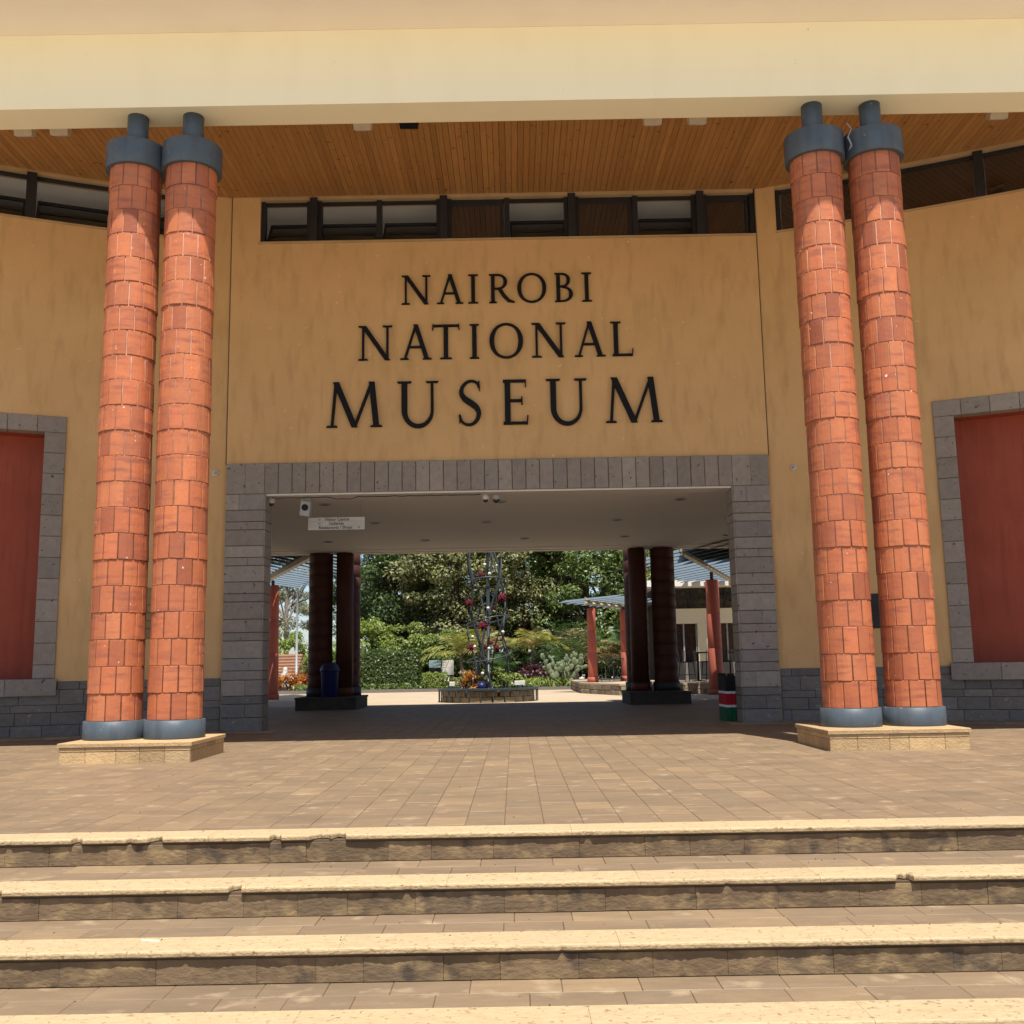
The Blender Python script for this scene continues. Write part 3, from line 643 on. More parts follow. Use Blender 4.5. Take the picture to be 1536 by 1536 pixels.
o = MB().lathe([(.052, 0), (.056, .008), (.02, .012)], 24).build('driver', 'speaker_black', sp); o.matrix_local = T @ Matrix.Translation((0, -.0905, .02)) @ Matrix.Rotation(R(90), 4, 'X')
MB().box(-.09, .09, -.03, .03, -.05, 0).build('bracket', 'speaker_grey', sp)
cb = MB()
pts = [(-4.0 + i * .12, WY + .16, OT - .036 - .012 * abs(math.sin(i * 1.3)) - (.03 if 8 < i < 12 else 0)) for i in range(30)]
tag(cb.tube(pts, .007, 6).build('cable_run', 'dark_frame'), 'thin dark cable clipped along the underside of the stone lintel', 'cable')
hs = thing('hanging_sign', 'white hanging direction sign with arrows for visitor centre, galleries and restaurants', 'sign', (-3.05, 17.6, 3.357))
MB().box(-.49, .49, -.012, .012, 0, .217).build('panel', 'plastic_white', hs)
for z in (.075, .145): MB().box(-.485, .485, -.0135, -.011, z - .0015, z + .0015).build('groove', 'speaker_grey', hs)
MB().tube([(-.42, 0, .217), (-.42, 0, OT + .03 - 3.357)], .003, 5).tube([(.42, 0, .217), (.42, 0, OT + .03 - 3.357)], .003, 5).build('hanger', 'steel_pole', hs)
def text(body, x, z, size, parent, y=-.0145):
    cu = bpy.data.curves.new('lettering', 'FONT'); cu.body = body; cu.size = size; cu.align_x = 'LEFT'; cu.extrude = .0006; cu.offset = .0011
    ob = bpy.data.objects.new('tmp', cu); COL.objects.link(ob)
    dg = bpy.context.evaluated_depsgraph_get(); me = bpy.data.meshes.new_from_object(ob.evaluated_get(dg)); bpy.data.objects.remove(ob)
    me.materials.clear(); me.materials.append(M['sign_text'])
    return link('lettering', me, parent, (x, y, z), (R(90), 0, 0))
text('Visitor Centre', -.205, .158, .073, hs); text('Galleries', -.13, .087, .073, hs); text('Restaurants / Shops', -.305, .018, .073, hs)
def arrow(x, z, d):
    MB().box(-.03, .03, -.0152, -.0138, -.003, .003).add([(d * .03, -.0150, 0), (d * .008, -.0150, .02), (d * .002, -.0150, .02), (d * .022, -.0150, 0), (d * .002, -.0150, -.02), (d * .008, -.0150, -.02)], [(0, 1, 2, 3), (0, 3, 4, 5)]).build('arrow', 'sign_text', hs, (x, 0, z))
arrow(-.285, .178, -1); arrow(-.285, .108, -1); arrow(.385, .042, 1)
def wdisc(s, u, z, label):
    T = wframe(s, u); p = T @ Vector((0, 0, z)); t = thing('wall_fitting', label, 'fitting', p, math.atan2(T[1][0], T[0][0]))
    MB().lathe([(.05, 0), (.05, .02), (.035, .03)], 18).build('rim', 'plastic_white', t).rotation_euler = (R(90), 0, 0)
    MB().lathe([(.03, .029), (.022, .04), (.005, .042)], 14).build('centre', 'speaker_grey', t).rotation_euler = (R(90), 0, 0)
wdisc(-1, .17, 4.21, 'small round white wall fitting beside the hanging sign side jamb'); wdisc(1, .38, 4.12, 'small round white wall fitting above the flag planter side jamb')
for s, u, z0, z1, mt, lab in ((-1, 1.08, 1.5, 2.3, 'brass', 'tarnished brass plaque on the wall behind the columns'), (1, 1.40, 1.46, 2.0, 'dark_frame', 'dark plaque on the wall behind the columns')):
    T = wframe(s, u); p = T @ Vector((0, 0, z0)); t = thing('wall_plaque', lab, 'plaque', p, math.atan2(T[1][0], T[0][0]))
    MB().cbox(-.30, .30, -.03, .0, 0, z1 - z0, .006).build('plate', mt, t)
    for k in range(4): MB().box(-.2, .2, -.0315, -.0295, .15 + k * (z1 - z0 - .3) / 4, .16 + k * (z1 - z0 - .3) / 4).build('engraved_line', 'dark_gap', t)
T = wframe(1, 1.85); p = T @ Vector((0, -.02, 6.2)); ww = MB().tube([(0, 0, 0), (.02, -.02, -.15), (.08, -.03, -.30), (.16, -.02, -.36), (.2, 0, -.38)], .004, 5)
tag(ww.build('loose_wire', 'plastic_white', None, p), 'thin loose white wire sticking out of the ochre wall', 'wire')
ww = MB(); ww.tube([(.0, 0, .28), (.03, -.05, .18), (-.03, -.07, .06), (.02, -.06, -.05), (-.02, -.04, -.1), (.03, -.02, 0), (.0, 0, .12)], .006, 6)
tag(ww.build('tangled_wire', 'steel_pole', None, (4.22, 11.80, ZT + .1)), 'tangled grey wire between the two blue column collars', 'wire')

# ================================================================== PASSAGE: far columns, bin, flag planter
def far_cluster(xa, xb, xc, px0, px1, tagtxt):
    for (X, Y, r, top, kind, lab) in ((xa, 25.87, .30, OT + .03, 'tile', 'shaded tiled column at the far end of the passage, outer front one '),
                                      (xb, 25.80, .215, OT + .03, 'plain', 'shaded smooth red column at the far end of the passage '), (xc, 26.50, .30, 4.6, 'tile', 'shaded tiled column at the far end of the passage, rear one ')):
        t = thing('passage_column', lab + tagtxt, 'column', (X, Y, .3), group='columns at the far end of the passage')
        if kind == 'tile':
            MB().lathe([(r + .035, 0), (r + .035, .22), (r, .222)], 32).build('base_collar', 'shaded_collar', t)
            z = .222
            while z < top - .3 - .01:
                z2 = min(z + .31, top - .3); MB().lathe([(r - .006, z), (r, z + .006), (r - .004, z2 - .006), (r - .012, z2)], 32).build('tile_ring', 'shaded_tile', t); z = z2
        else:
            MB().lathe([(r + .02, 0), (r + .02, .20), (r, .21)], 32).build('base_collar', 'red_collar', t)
            MB().lathe([(r, .21), (r, top - .3)], 32).build('shaft', 'shaded_tile', t)
    t = thing('passage_plinth', 'shaded stone plinth under the far passage columns ' + tagtxt, 'plinth', ((px0 + px1) / 2, 25.9, 0), group='plinths at the far end of the passage'); hw = (px1 - px0) / 2
    MB().tbox(-hw, hw, -.95, .98, -.02, .25, .01).build('body', 'shaded_plinth', t); MB().tbox(-hw - .02, hw + .02, -.97, 1.0, .251, .30, .01).build('coping', 'shaded_plinth', t)
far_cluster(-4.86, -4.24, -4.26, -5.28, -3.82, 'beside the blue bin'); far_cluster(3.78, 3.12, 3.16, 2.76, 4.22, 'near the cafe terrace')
bn = thing('litter_bin', 'dark blue plastic litter bin with domed lid on the passage plinth', 'bin', (-4.50, 25.2, .30))
MB().lathe([(.17, 0), (.19, .02), (.215, .60), (.225, .62)], 24).build('body', 'bin_blue', bn)
ld = MB().lathe([(.232, .60), (.235, .66), (.20, .76), (.12, .82), (.03, .84)], 24).build('lid', 'bin_blue', bn)
MB().box(-.11, .11, -.228, -.19, .665, .735).build('flap', 'dark_frame', ld)
# picket planter in flag colours
pk = thing('picket_planter', 'small picket planter box painted black, white, red and green', 'planter', (3.80, 17.45, 0.006))
bands = [(0, .23, 3), (.23, .268, 1), (.268, .452, 2), (.452, .49, 1), (.49, .73, 0)]
def picket():
    me = MB()
    for z0, z1, _ in bands: me.box(-.031, .031, -.008, .008, z0, z1)
    me.add([(-.031, -.008, .73), (.031, -.008, .73), (0, -.008, .785), (-.031, .008, .73), (.031, .008, .73), (0, .008, .785)], [(0, 1, 2), (5, 4, 3), (1, 4, 5, 2), (0, 2, 5, 3)])
    ms = me.mesh('picket', ['flag_black', 'flag_white', 'flag_red', 'flag_green'])
    for p in ms.polygons:
        zc = sum(ms.vertices[v].co.z for v in p.vertices) / len(p.vertices)
        p.material_index = next((k for a, b, k in bands if a - .001 <= zc <= b + .001 and (a < zc < b or abs(p.normal.z) > .5)), 0)
    return ms
pm = picket()
for sd in range(4):
    for k in range(9):
        a = R(90 * sd); off = -.28 + k * .07
        link('picket', pm, pk, (off * math.cos(a) + .32 * math.sin(a), off * math.sin(a) - .32 * math.cos(a), 0), (0, 0, a))
MB().box(-.30, .30, -.30, .30, .02, .40).build('trough', 'dark_wood', pk)

# ================================================================== COURTYARD: planter and wire tower
pl = thing('round_planter', 'round stone walled planter ringed with a dark steel rail', 'planter', (-.755, 29.28, 0))
MB().lathe([(1.24, -.02), (1.24, .30), (1.0, .305)], 40).build('core', 'soil', pl)
for k in range(26):
    for q in range(2):
        a = 2 * PI * (k + .5 * q + random.uniform(-.1, .1)) / 26; hw = 1.28 * PI / 26 * random.uniform(.9, 1.02)
        T = Matrix.Rotation(a, 4, 'Z') @ Matrix.Translation((0, -1.22, 0))
        MB().cbox(-hw + .006, hw - .006, -.07 - random.uniform(0, .015), .0, q * .165, q * .165 + .158, .015, T).build('stone', 'rubble', pl)
MB().lathe([(1.28, .32), (1.42, .325), (1.42, .378), (1.28, .384), (1.28, .32)], 48, smooth=False, cap=False).build('rail', 'tower_steel', pl)
for k in range(26):
    a = 2 * PI * k / 26; MB().box(-.014, .014, -.014, .014, 0, .335).build('rail_post', 'tower_steel', pl, (1.39 * math.cos(a), 1.39 * math.sin(a), 0))
tw = thing('wire_tower', 'tall openwork steel wire tower with red flowers and white balls', 'sculpture', (-.745, 29.25, .30))
def tr(z): return .56 + .05 * math.cos(z * 2.9) - .02 * max(0, z - 3)
for z in (.92, 1.96, 3.02, 4.1, 5.2): MB().tube([(.6 * math.cos(a), .58 * math.sin(a), z + .13 * math.sin(a + z)) for a in np.linspace(0, 2 * PI, 36, endpoint=False)], .019, 6, True).build('ring', 'tower_steel', tw)
for k in range(8):
    a0 = 2 * PI * k / 8 + .2; d = 1 if k % 2 else -1; pts = []
    for i in range(25):
        z = 6.4 * i / 24; a = a0 + d * (.45 * math.sin(z * 1.55 + k)); r = .50 + .08 * math.sin(z * 3 + k * .7); pts.append((r * math.cos(a), r * math.sin(a), z))
    MB().tube(pts, .024 if k % 3 else .034, 6).build('wire_leg', 'tower_steel', tw)
MB().tube([(0, 0, 0), (.02, 0, 3), (0, 0, 6.4)], .045, 8).build('mast', 'tower_steel', tw)
def flower(X, Y, z, r, m='glass_red'):
    mb = MB()
    for k in range(7):
        a = 2 * PI * k / 7; T = Matrix.Rotation(a, 4, 'Y') @ Matrix.Translation((r * .5, -.03 * (k % 2), 0)) @ Matrix.Rotation(R(28), 4, 'Z') @ Matrix.Rotation(R(30), 4, 'X')
        mb.ball((0, 0, 0), (r * .46, .02, r * .24), 10, 6, T)
    mb.ball((0, -.05, 0), r * .22, 8, 5); mb.build('flower', m, tw, (X, Y, z))
for X, Y, z, r in ((.42, -.36, 2.58, .17), (-.12, -.52, 1.80, .18), (-.47, -.3, 1.22, .13), (-.10, -.5, 1.22, .11), (.26, -.45, 1.18, .10), (-.5, -.2, 2.46, .14), (.1, -.5, 1.32, .08), (.22, -.3, 2.3, .09), (-.2, .4, 3.3, .12)): flower(X, Y, z, r)
for X, Y, z in ((.03, -.56, 2.28), (.04, -.56, 1.16), (-.36, -.45, 1.22), (-.42, -.3, 1.50), (.08, -.5, 3.25), (.30, -.45, 3.48), (-.05, -.56, 3.5), (.43, -.3, 1.62), (-.15, -.5, .48)): MB().ball((X, Y, z), .046, 12, 8).build('ball', 'ball_white', tw)
def uplight(X, Y, label):
    t = thing('spotlight', label, 'spotlight', (X, Y, .30), group='spotlights in the round planter')
    MB().tube([(0, 0, 0), (0, 0, .16)], .012, 6).build('stem', 'black_metal', t); MB().cbox(-.075, .075, -.05, .04, .15, .27, .01).build('head', 'plastic_white', t)
uplight(-1.72, 28.45, 'white square spotlight at the planter edge, alone'); uplight(.20, 28.45, 'white square spotlight at the planter edge, taller of two'); uplight(.06, 28.25, 'white square spotlight at the planter edge, lower of two')

# ================================================================== FOLIAGE
def leaf_mesh(name, ctr, nrm, size, m, asp=.45, jit=.9):
    n = len(ctr); ctr = np.asarray(ctr, float); nrm = np.asarray(nrm, float) + rng.normal(0, jit, (n, 3)) * .6
    nrm /= np.linalg.norm(nrm, axis=1)[:, None] + 1e-9
    t = rng.normal(0, 1, (n, 3)); t[:, 2] -= .5; t -= nrm * (t * nrm).sum(1)[:, None]; t /= np.linalg.norm(t, axis=1)[:, None] + 1e-9
    b = np.cross(nrm, t); s = size * rng.uniform(.6, 1.35, n)[:, None]
    v = np.empty((n, 4, 3)); v[:, 0] = ctr - t * s * .5; v[:, 1] = ctr + b * s * asp * .5 + nrm * s * .1; v[:, 2] = ctr + t * s * .5 - nrm * s * .08; v[:, 3] = ctr - b * s * asp * .5 + nrm * s * .1
    me = bpy.data.meshes.new(name); me.vertices.add(4 * n); me.vertices.foreach_set('co', v.reshape(-1))
    me.loops.add(4 * n); me.loops.foreach_set('vertex_index', np.arange(4 * n, dtype=np.int32))
    me.polygons.add(n); me.polygons.foreach_set('loop_start', np.arange(0, 4 * n, 4, dtype=np.int32)); me.polygons.foreach_set('loop_total', np.full(n, 4, dtype=np.int32))
    me.materials.append(M[m]); me.update(calc_edges=True); me.validate(); return me
def clump_points(ctr, rad, nc, per, cr, lo=-1):
    C_, N_ = [], []
    for _ in range(nc):
        d = rng.normal(0, 1, 3); d /= np.linalg.norm(d); d[2] = max(d[2], lo)
        c = np.array(ctr) + d * np.array(rad) * rng.uniform(.45, 1.0) ** .6
        q = rng.normal(0, 1, (per, 3)); q /= np.linalg.norm(q, axis=1)[:, None]; k = cr * rng.uniform(.6, 1.35)
        C_.append(c + q * k * (rng.uniform(.25, 1, (per, 1)) ** .5) * np.array([1.15, 1.15, .75])); N_.append(q * .7 + np.array([0, -.25, .75]))
    return np.concatenate(C_), np.concatenate(N_)
def tree(X, Y, h, rad, label, m, nc=60, per=190, cr=.6, ls=.2, cz=None, bark='bark', group='trees behind the courtyard', limbs=9, tr_=.16, lean=0):
    t = thing('tree', label, 'tree', (X, Y, 0), group=group); cz = cz or h - rad[2]
    tk = MB(); base = [(0, 0, -.1), (lean * .2, .05, cz * .4), (lean * .6, 0, cz * .8), (lean, .0, cz + rad[2] * .4)]
    tk.tube(base, [tr_ * 1.25, tr_, tr_ * .75, tr_ * .3], 10)
    for k in range(limbs):
        a = 2 * PI * k / limbs + random.random(); z0 = cz * random.uniform(.35, .95); e = (rad[0] * .8 * math.cos(a) + lean, rad[1] * .8 * math.sin(a), cz + rad[2] * random.uniform(-.4, .6))
        p0 = (lean * z0 / max(cz, .1) * .6, 0, z0); md = ((p0[0] + e[0]) / 2 + random.uniform(-.2, .2), (p0[1] + e[1]) / 2, (p0[2] + e[2]) / 2 + .15)
        tk.tube([p0, md, e], [tr_ * .5, tr_ * .3, tr_ * .08], 6)
    tk.build('trunk', bark, t)
    c, n_ = clump_points((lean, 0, cz), rad, nc, per, cr)
    link('crown', leaf_mesh('crown', c, n_, ls, m), t)
    return t
G = 'trees behind the courtyard'
spec = [(-6.6, 53, 10, (3.4, 2.6, 4.2), 'broad dark leafed tree behind the clipped hedge', 'leaf_dark'), (-5.0, 50, 9.5, (3.0, 2.4, 4.4), 'dark tree with bare inner branches behind the hedge', 'leaf_dark'),
        (-2.6, 47.5, 8.8, (2.7, 2.0, 3.9), 'olive green tree with many twigs behind the signboards', 'leaf_olive'), (.5, 48.5, 9.4, (2.6, 2.2, 4.2), 'pale olive tree directly behind the wire tower', 'leaf_olive'),
        (3.4, 47.5, 9.2, (2.8, 2.2, 4.2), 'glossy bright green tree behind the cactus', 'leaf_mid'), (6.6, 49, 9.5, (3.0, 2.2, 4.4), 'fresh green tree behind the cafe terrace', 'leaf_light'),
        (-4.8, 59, 12, (4.2, 3, 5.2), 'tall dark tree far behind the hedge', 'leaf_dark'), (-1.0, 57, 12, (4.4, 3, 5.4), 'tall mid green tree far behind the tower', 'leaf_mid'), (5.2, 58, 12, (4.6, 3, 5.4), 'tall mid green tree far behind the terrace', 'leaf_mid'),
        (10.5, 56, 11, (4, 3, 5), 'tall dark tree behind the cafe building', 'leaf_dark')]
for X, Y, h, rad, lab, m in spec:
    tree(X, Y, h, rad, lab, m, nc=130, per=260, cr=.6, ls=.175, group=G)
tree(-14.6, 66, 10.5, (3.4, 2.6, 3.8), 'feathery grey green tree beyond the tiled roof', 'leaf_grey', nc=80, per=220, cr=.5, ls=.17, bark='grey_bark', group=G)
tree(-18.5, 74, 12, (3.6, 2.6, 4.4), 'sparse grey green tree far beyond the tiled roof', 'leaf_grey', nc=80, per=200, cr=.5, ls=.18, bark='grey_bark', group=G)
tree(-12.2, 78, 12, (3.6, 2.6, 4.4), 'sparse grey tree standing far behind the lamp post', 'leaf_grey', nc=80, per=200, cr=.5, ls=.18, bark='grey_bark', group=G)
def bush(X, Y, rad, label, m, nc, per, cr, ls, group, name='shrub', cat='shrub'):
    t = thing(name, label, cat, (X, Y, .12), group=group)
    st = MB()
    for k in range(5): a = 2 * PI * k / 5; st.tube([(0, 0, -.12), (rad[0] * .3 * math.cos(a), rad[1] * .3 * math.sin(a), rad[2] * .6), (rad[0] * .6 * math.cos(a), rad[1] * .6 * math.sin(a), rad[2] * 1.2)], [.03, .02, .008], 5)
    st.build('stem', 'bark', t); c, n_ = clump_points((0, 0, rad[2]), rad, nc, per, cr); link('foliage', leaf_mesh('foliage', c, n_, ls, m), t); return t
BG = 'shrubs in the planting bed'
for a in ((-14.2, 52.5, (1.7, 1.2, 1.5), 'round lime green shrub behind the tiled roof', 'leaf_light'), (-12.0, 53.5, (1.5, 1.2, 1.4), 'lime shrub behind the lamp post', 'leaf_lime'),
          (-8.2, 44.6, (.7, .6, .9), 'bright green shrub above the orange flowers', 'leaf_lime'),
          (-6.5, 45.6, (1.5, .9, 1.5), 'lime leafed shrub rising behind the clipped hedge', 'leaf_lime'), (-4.6, 45.4, (1.4, .9, 1.35), 'light green shrub with drooping sprays behind the hedge', 'leaf_light'),
          (-3.2, 45.6, (1.3, .9, 1.2), 'mid green shrub behind the signboards', 'leaf_mid'), (-1.5, 44.6, (.9, .7, .8), 'leafy shrub under the yellow palm', 'leaf_light'), (-.2, 44.8, (1.1, .8, .8), 'dark shrub behind the tower foot', 'leaf_dark'),
          (1.1, 45, (1.2, .8, .8), 'dark shrub behind the arching palm', 'leaf_dark'), (2.5, 45.2, (1.2, .8, 1.0), 'dark shrub behind the cactus', 'leaf_dark'), (.75, 43, (.6, .4, .38), 'low maroon leafed shrub by the kerb', 'leaf_maroon'), (4.3, 45.5, (1.3, .8, 1.2), 'green shrub behind the terrace railing', 'leaf_mid')):
    bush(*a[:5], nc=60, per=130, cr=.32, ls=.13, group=BG)
FB = 'red and orange flowering shrubs'
for X, Y, m, lab in ((-10.6, 44.2, 'leaf_red', 'red leafed bush beside the white ornament'), (-9.5, 43.8, 'leaf_orange', 'orange flowering bush below the lamp post'), (-8.7, 44.0, 'leaf_red', 'reddish bush between orange and lime ones'), (-11.6, 44.4, 'leaf_olive', 'dull green bush at the bed end'), (-7.9, 43.4, 'leaf_orange', 'orange flowering bush beside the hedge')):
    bush(X, Y, (.62, .5, .36), lab, m, 22, 60, .25, .12, FB, 'flower_bush', 'bush')
# clipped hedges
def hedge(x0, x1, y0, y1, h, label, n, m='leaf_hedge', ls=.11):
    t = thing('clipped_hedge', label, 'hedge', ((x0 + x1) / 2, (y0 + y1) / 2, .1), group='clipped hedges'); hw, hd = (x1 - x0) / 2, (y1 - y0) / 2
    MB().box(-hw + .12, hw - .12, -hd + .12, hd - .12, -.1, h - .14).build('twigs', 'soil', t)
    p = rng.uniform(-1, 1, (n, 3)); f = rng.integers(0, 4, n); nn = np.zeros((n, 3))
    for i, (ax, sg) in enumerate(((1, -1), (2, 1), (0, -1), (0, 1))): k = f == i; p[k, ax] = sg; nn[k, ax] = sg
    wob = 1 + .05 * np.sin(p[:, 0] * 9) + rng.normal(0, .04, n)
    c = np.stack([p[:, 0] * hw, p[:, 1] * hd * wob, (p[:, 2] + 1) / 2 * h * wob], 1)
    link('foliage', leaf_mesh('foliage', c, nn + np.array([0, 0, .3]), ls, m), t)
hedge(-8.0, -3.9, 42.1, 43.4, 1.48, 'tall clipped dark hedge along the courtyard kerb', 20000); hedge(-3.75, -2.75, 41.8, 42.3, .62, 'low clipped bright green hedge below the signboards', 2200, 'leaf_lime', .08)
hedge(-2.65, -1.9, 42.0, 42.5, .40, 'very low loose green hedge beside the signboard post', 1400, 'leaf_light', .1)
# bed, kerb, ground cover
structure(MB().box(-30, 2.2, 41.6, 62, -.02, .12).build('planting_bed', 'soil'))
kb = structure(MB().box(-30, 2.3, 41.44, 41.6, -.02, .13).build('bed_kerb', 'dark_stone'))
c = np.stack([rng.uniform(-9, 2.2, 9000), rng.uniform(41.65, 47, 9000), .12 + rng.uniform(0, .22, 9000)], 1)
tag(link('ground_cover', leaf_mesh('ground_cover', c, np.tile([0, -.2, .6], (9000, 1)), .17, 'leaf_mid', .3)), 'low green ground cover in the planting bed', 'plants', kind='stuff')
c = np.stack([rng.uniform(.2, 2.2, 900), rng.uniform(41.65, 42.6, 900), .12 + rng.uniform(0, .3, 900)], 1)
tag(link('strap_grass', leaf_mesh('strap_grass', c, np.tile([0, -1, .2], (900, 1)), .34, 'leaf_lime', .12)), 'tufts of bright strap leaved grass along the kerb', 'plants', kind='stuff')
# planter plants
for X, Y, m, lab in ((-1.15, 29.0, 'leaf_orange', 'orange flowering plant inside the round planter'), (-.35, 28.9, 'leaf_light', 'green plant at the foot of the wire tower mast'), (-.85, 29.5, 'leaf_olive', 'olive green plant inside the wire tower'), (-.05, 29.2, 'leaf_lime', 'upright lime green plant inside the round planter'), (-1.45, 29.6, 'dry', 'dry brown plant in the round planter')):
    t = bush(X, Y, (.24, .24, .26), lab, m, 12, 26, .12, .085, 'plants in the round planter', 'planter_plant', 'plant'); t.location.z = .34
bp = tag(MB().ball((0, 0, .12), (.12, .12, .12), 16, 10).lathe([(.05, .20), (.075, .25)], 16).build('blue_pot', 'bin_blue', None, (-.92, 28.6, .31)), 'round glossy blue pot in the round planter', 'pot')
# palms
def palm(X, Y, zc, L, nf, m, label, droop=1.0, th=.09):
    t = thing('palm', label, 'palm', (X, Y, .1), group='palms in the planting bed')
    MB().tube([(0, 0, -.1), (.06, 0, zc * .5), (0, 0, zc)], [th * 1.2, th, th * .8], 10).build('trunk', 'grey_bark', t)
    for k in range(nf):
        a = 2 * PI * k / nf + random.uniform(-.25, .25); el = random.uniform(.45, 1.45); Lf = L * random.uniform(.75, 1.15); mb = MB(); pts = []
        for i in range(15):
            s_ = i / 14 * Lf; hz = s_ * math.cos(el) + .0; z = zc + s_ * math.sin(el) - droop * .40 * s_ * s_ / L
            pts.append(Vector((hz * math.cos(a), hz * math.sin(a), z)))
        mb.tube(pts, [.018 * (1 - i / 16) + .003 for i in range(15)], 5)
        for i in range(2, 15):
            for sub_ in (0, .5):
                p = pts[i] if i == 14 or sub_ == 0 else pts[i].lerp(pts[i + 1], sub_)
                d = (pts[min(i + 1, 14)] - pts[i - 1]).normalized(); sd = d.cross(Vector((0, 0, 1))); sd = sd.normalized() if sd.length > 1e-3 else Vector((1, 0, 0))
                ll = L * .36 * math.sin(PI * (i / 14 * .85 + .1)) + .06
                for s in (-1, 1):
                    tip = p + sd * s * ll * .8 + d * ll * .55 + Vector((0, 0, -ll * .35 * random.uniform(.5, 1.3))); mdp = p.lerp(tip, .5) + Vector((0, 0, ll * .08)); wv = d * .02
                    mb.add([p, mdp - wv, tip, mdp + wv], [(0, 1, 2, 3)])
        mb.build('frond', m if random.random() < .8 else 'dry', t)
palm(-2.25, 43.0, 1.35, 1.9, 17, 'frond_yellow', 'yellow green palm beside the signboards', 1.3); palm(-1.35, 44.0, 1.7, 1.7, 14, 'frond_yellow', 'yellow palm behind the wire tower', 1.3)
palm(.75, 43.6, 1.5, 2.0, 15, 'frond_yellow', 'arching yellow palm with dry fronds beside the tower', 1.5); palm(2.55, 43.8, .9, 2.6, 19, 'frond_green', 'dark green feathery palm behind the cactus', .9)
palm(4.6, 43.6, 1.6, 1.6, 12, 'frond_green', 'dark palm behind the terrace railing', 1.0); palm(-.5, 43.2, .7, 1.3, 12, 'frond_green', 'low green palm behind the planter', 1.2)
# prickly pear cactus
ca = thing('prickly_pear', 'grey green prickly pear cactus with many flat pads', 'cactus', (1.75, 41.9, .1))
def pad(x, y, z, tilt, yaw, s, depth):
    T = Matrix.Rotation(yaw, 4, 'Z') @ Matrix.Rotation(tilt, 4, 'Y'); mb = MB(); mb.ball((0, 0, 0), (s * .34, .035, s * .5), 14, 9, T)
    off = Vector((x, y, z)) + T @ Vector((0, 0, s * .48)); mb.build('pad', 'cactus', ca, off)
    tip = Vector((x, y, z)) + T @ Vector((0, 0, s * .92))
    if depth:
        for q in range(random.choice((1, 2, 2))): pad(tip.x, tip.y, tip.z, tilt + random.uniform(-.75, .75), yaw + random.uniform(-1.2, 1.2), s * random.uniform(.78, .98), depth - 1)
for k in range(6): pad(random.uniform(-.35, .5), random.uniform(-.15, .2), 0, random.uniform(-.6, .6), random.uniform(-1.2, 1.2), .38, 4 if k % 2 else 3)
# signboards
for X, lab, ms in ((-3.28, 'pale blue and dark information board behind the low hedge', ('board_blue', 'dark_frame')), (-2.75, 'white information board behind the low hedge', ('plastic_white', 'plastic_white'))):
    t = thing('information_board', lab, 'board', (X, 42.65, .1), group='information boards')
    MB().box(-.24, .24, -.02, .02, .86, 1.16).build('upper_panel', ms[0], t); MB().box(-.24, .24, -.018, .018, .55, .858).build('lower_panel', ms[1], t)
    for s in (-.22, .22): MB().box(s - .02, s + .02, .021, .05, 0, 1.14).build('post', 'steel_pole', t)
# far left: lamp post, ornament, low tiled roof
lp = thing('lamp_post', 'tall slim grey lamp post rising above the orange flowers', 'lamp post', (-9.55, 45.3, 0)); MB().tube([(0, 0, 0), (0, 0, 6.2)], [.06, .035], 12).build('pole', 'steel_pole', lp); MB().lathe([(.05, 6.2), (.14, 6.3), (.12, 6.55), (.02, 6.6)], 14).build('lantern', 'plastic_white', lp)
orn = thing('stone_ornament', 'small weathered white stone figure among the orange flowers', 'ornament', (-9.95, 44.9, .3)); MB().lathe([(.2, -.2), (.2, .1), (.14, .16), (.17, .35), (.19, .48), (.10, .58), (.11, .66), (.08, .76), (.01, .80)], 16).build('figure', 'stone_white', orn)
ho = thing('tiled_hut', 'low pale hut with weathered brown tiled roof beyond the flowers', 'hut', (-13.4, 50, 0))
MB().box(-3.1, 3.1, -1.4, 1.4, -.02, .72).build('wall', 'stone_white', ho)
rf = MB().add([(-3.4, -2.0, .70), (3.3, -2.0, .70), (3.1, .2, 1.72), (-3.2, .2, 1.72), (3.3, 2.2, .7), (-3.4, 2.2, .7)], [(0, 1, 2, 3), (3, 2, 4, 5), (1, 4, 2), (0, 3, 5), (0, 5, 4, 1)]).build('roof', 'roof_tile', ho)
for k in range(7):
    z = .70 + 1.02 * k / 7; y = -2.0 + 2.2 * k / 7; MB().box(-3.4 + .2 * k / 7, 3.3 - .2 * k / 7, y - .02, y + .06, z + .01, z + .06).build('tile_course', 'roof_tile', rf)
MB().box(-3.4, 3.35, -2.06, -1.98, .58, .70).build('gutter', 'plastic_white', ho)
# ================================================================== red columns and louvred canopies
def redcol(X, Y, z0, h, label, r=.21, pipe=.26):
    t = thing('red_column', label, 'column', (X, Y, z0), group='red painted columns round the courtyard')
    MB().lathe([(r + .03, -.01), (r + .03, .17), (r + .005, .18)], 28).build('base', 'red_paint', t)
    zs = [.18, h * .40, h * .70, h]
    for a, b in zip(zs, zs[1:]): MB().lathe([(r * (1.02 - .14 * a / h) - .006, a), (r * (1.02 - .14 * a / h), a + .008), (r * (1.02 - .14 * b / h), b - .008), (r * (1.02 - .14 * b / h) - .006, b)], 28).build('drum', 'red_paint', t)
    MB().lathe([(.055, h - .02), (.055, h + pipe)], 12).build('pipe', 'tower_steel', t)
redcol(-8.08, 34.4, 0, 3.78, 'red painted column under the louvred canopy by the flower bed', .23, .17)
redcol(6.15, 31.7, 0, 3.5, 'red painted column standing on the ground before the cafe terrace', .225, .25)
redcol(2.70, 35.9, .36, 2.55, 'red painted column at the free corner of the cafe terrace', .165, .12)
redcol(4.05, 37.9, .36, 2.6, 'red painted column at the end of the terrace railing', .165, .12); redcol(4.95, 35.2, .36, 2.5, 'red painted column in the middle of the terrace', .165, .12)
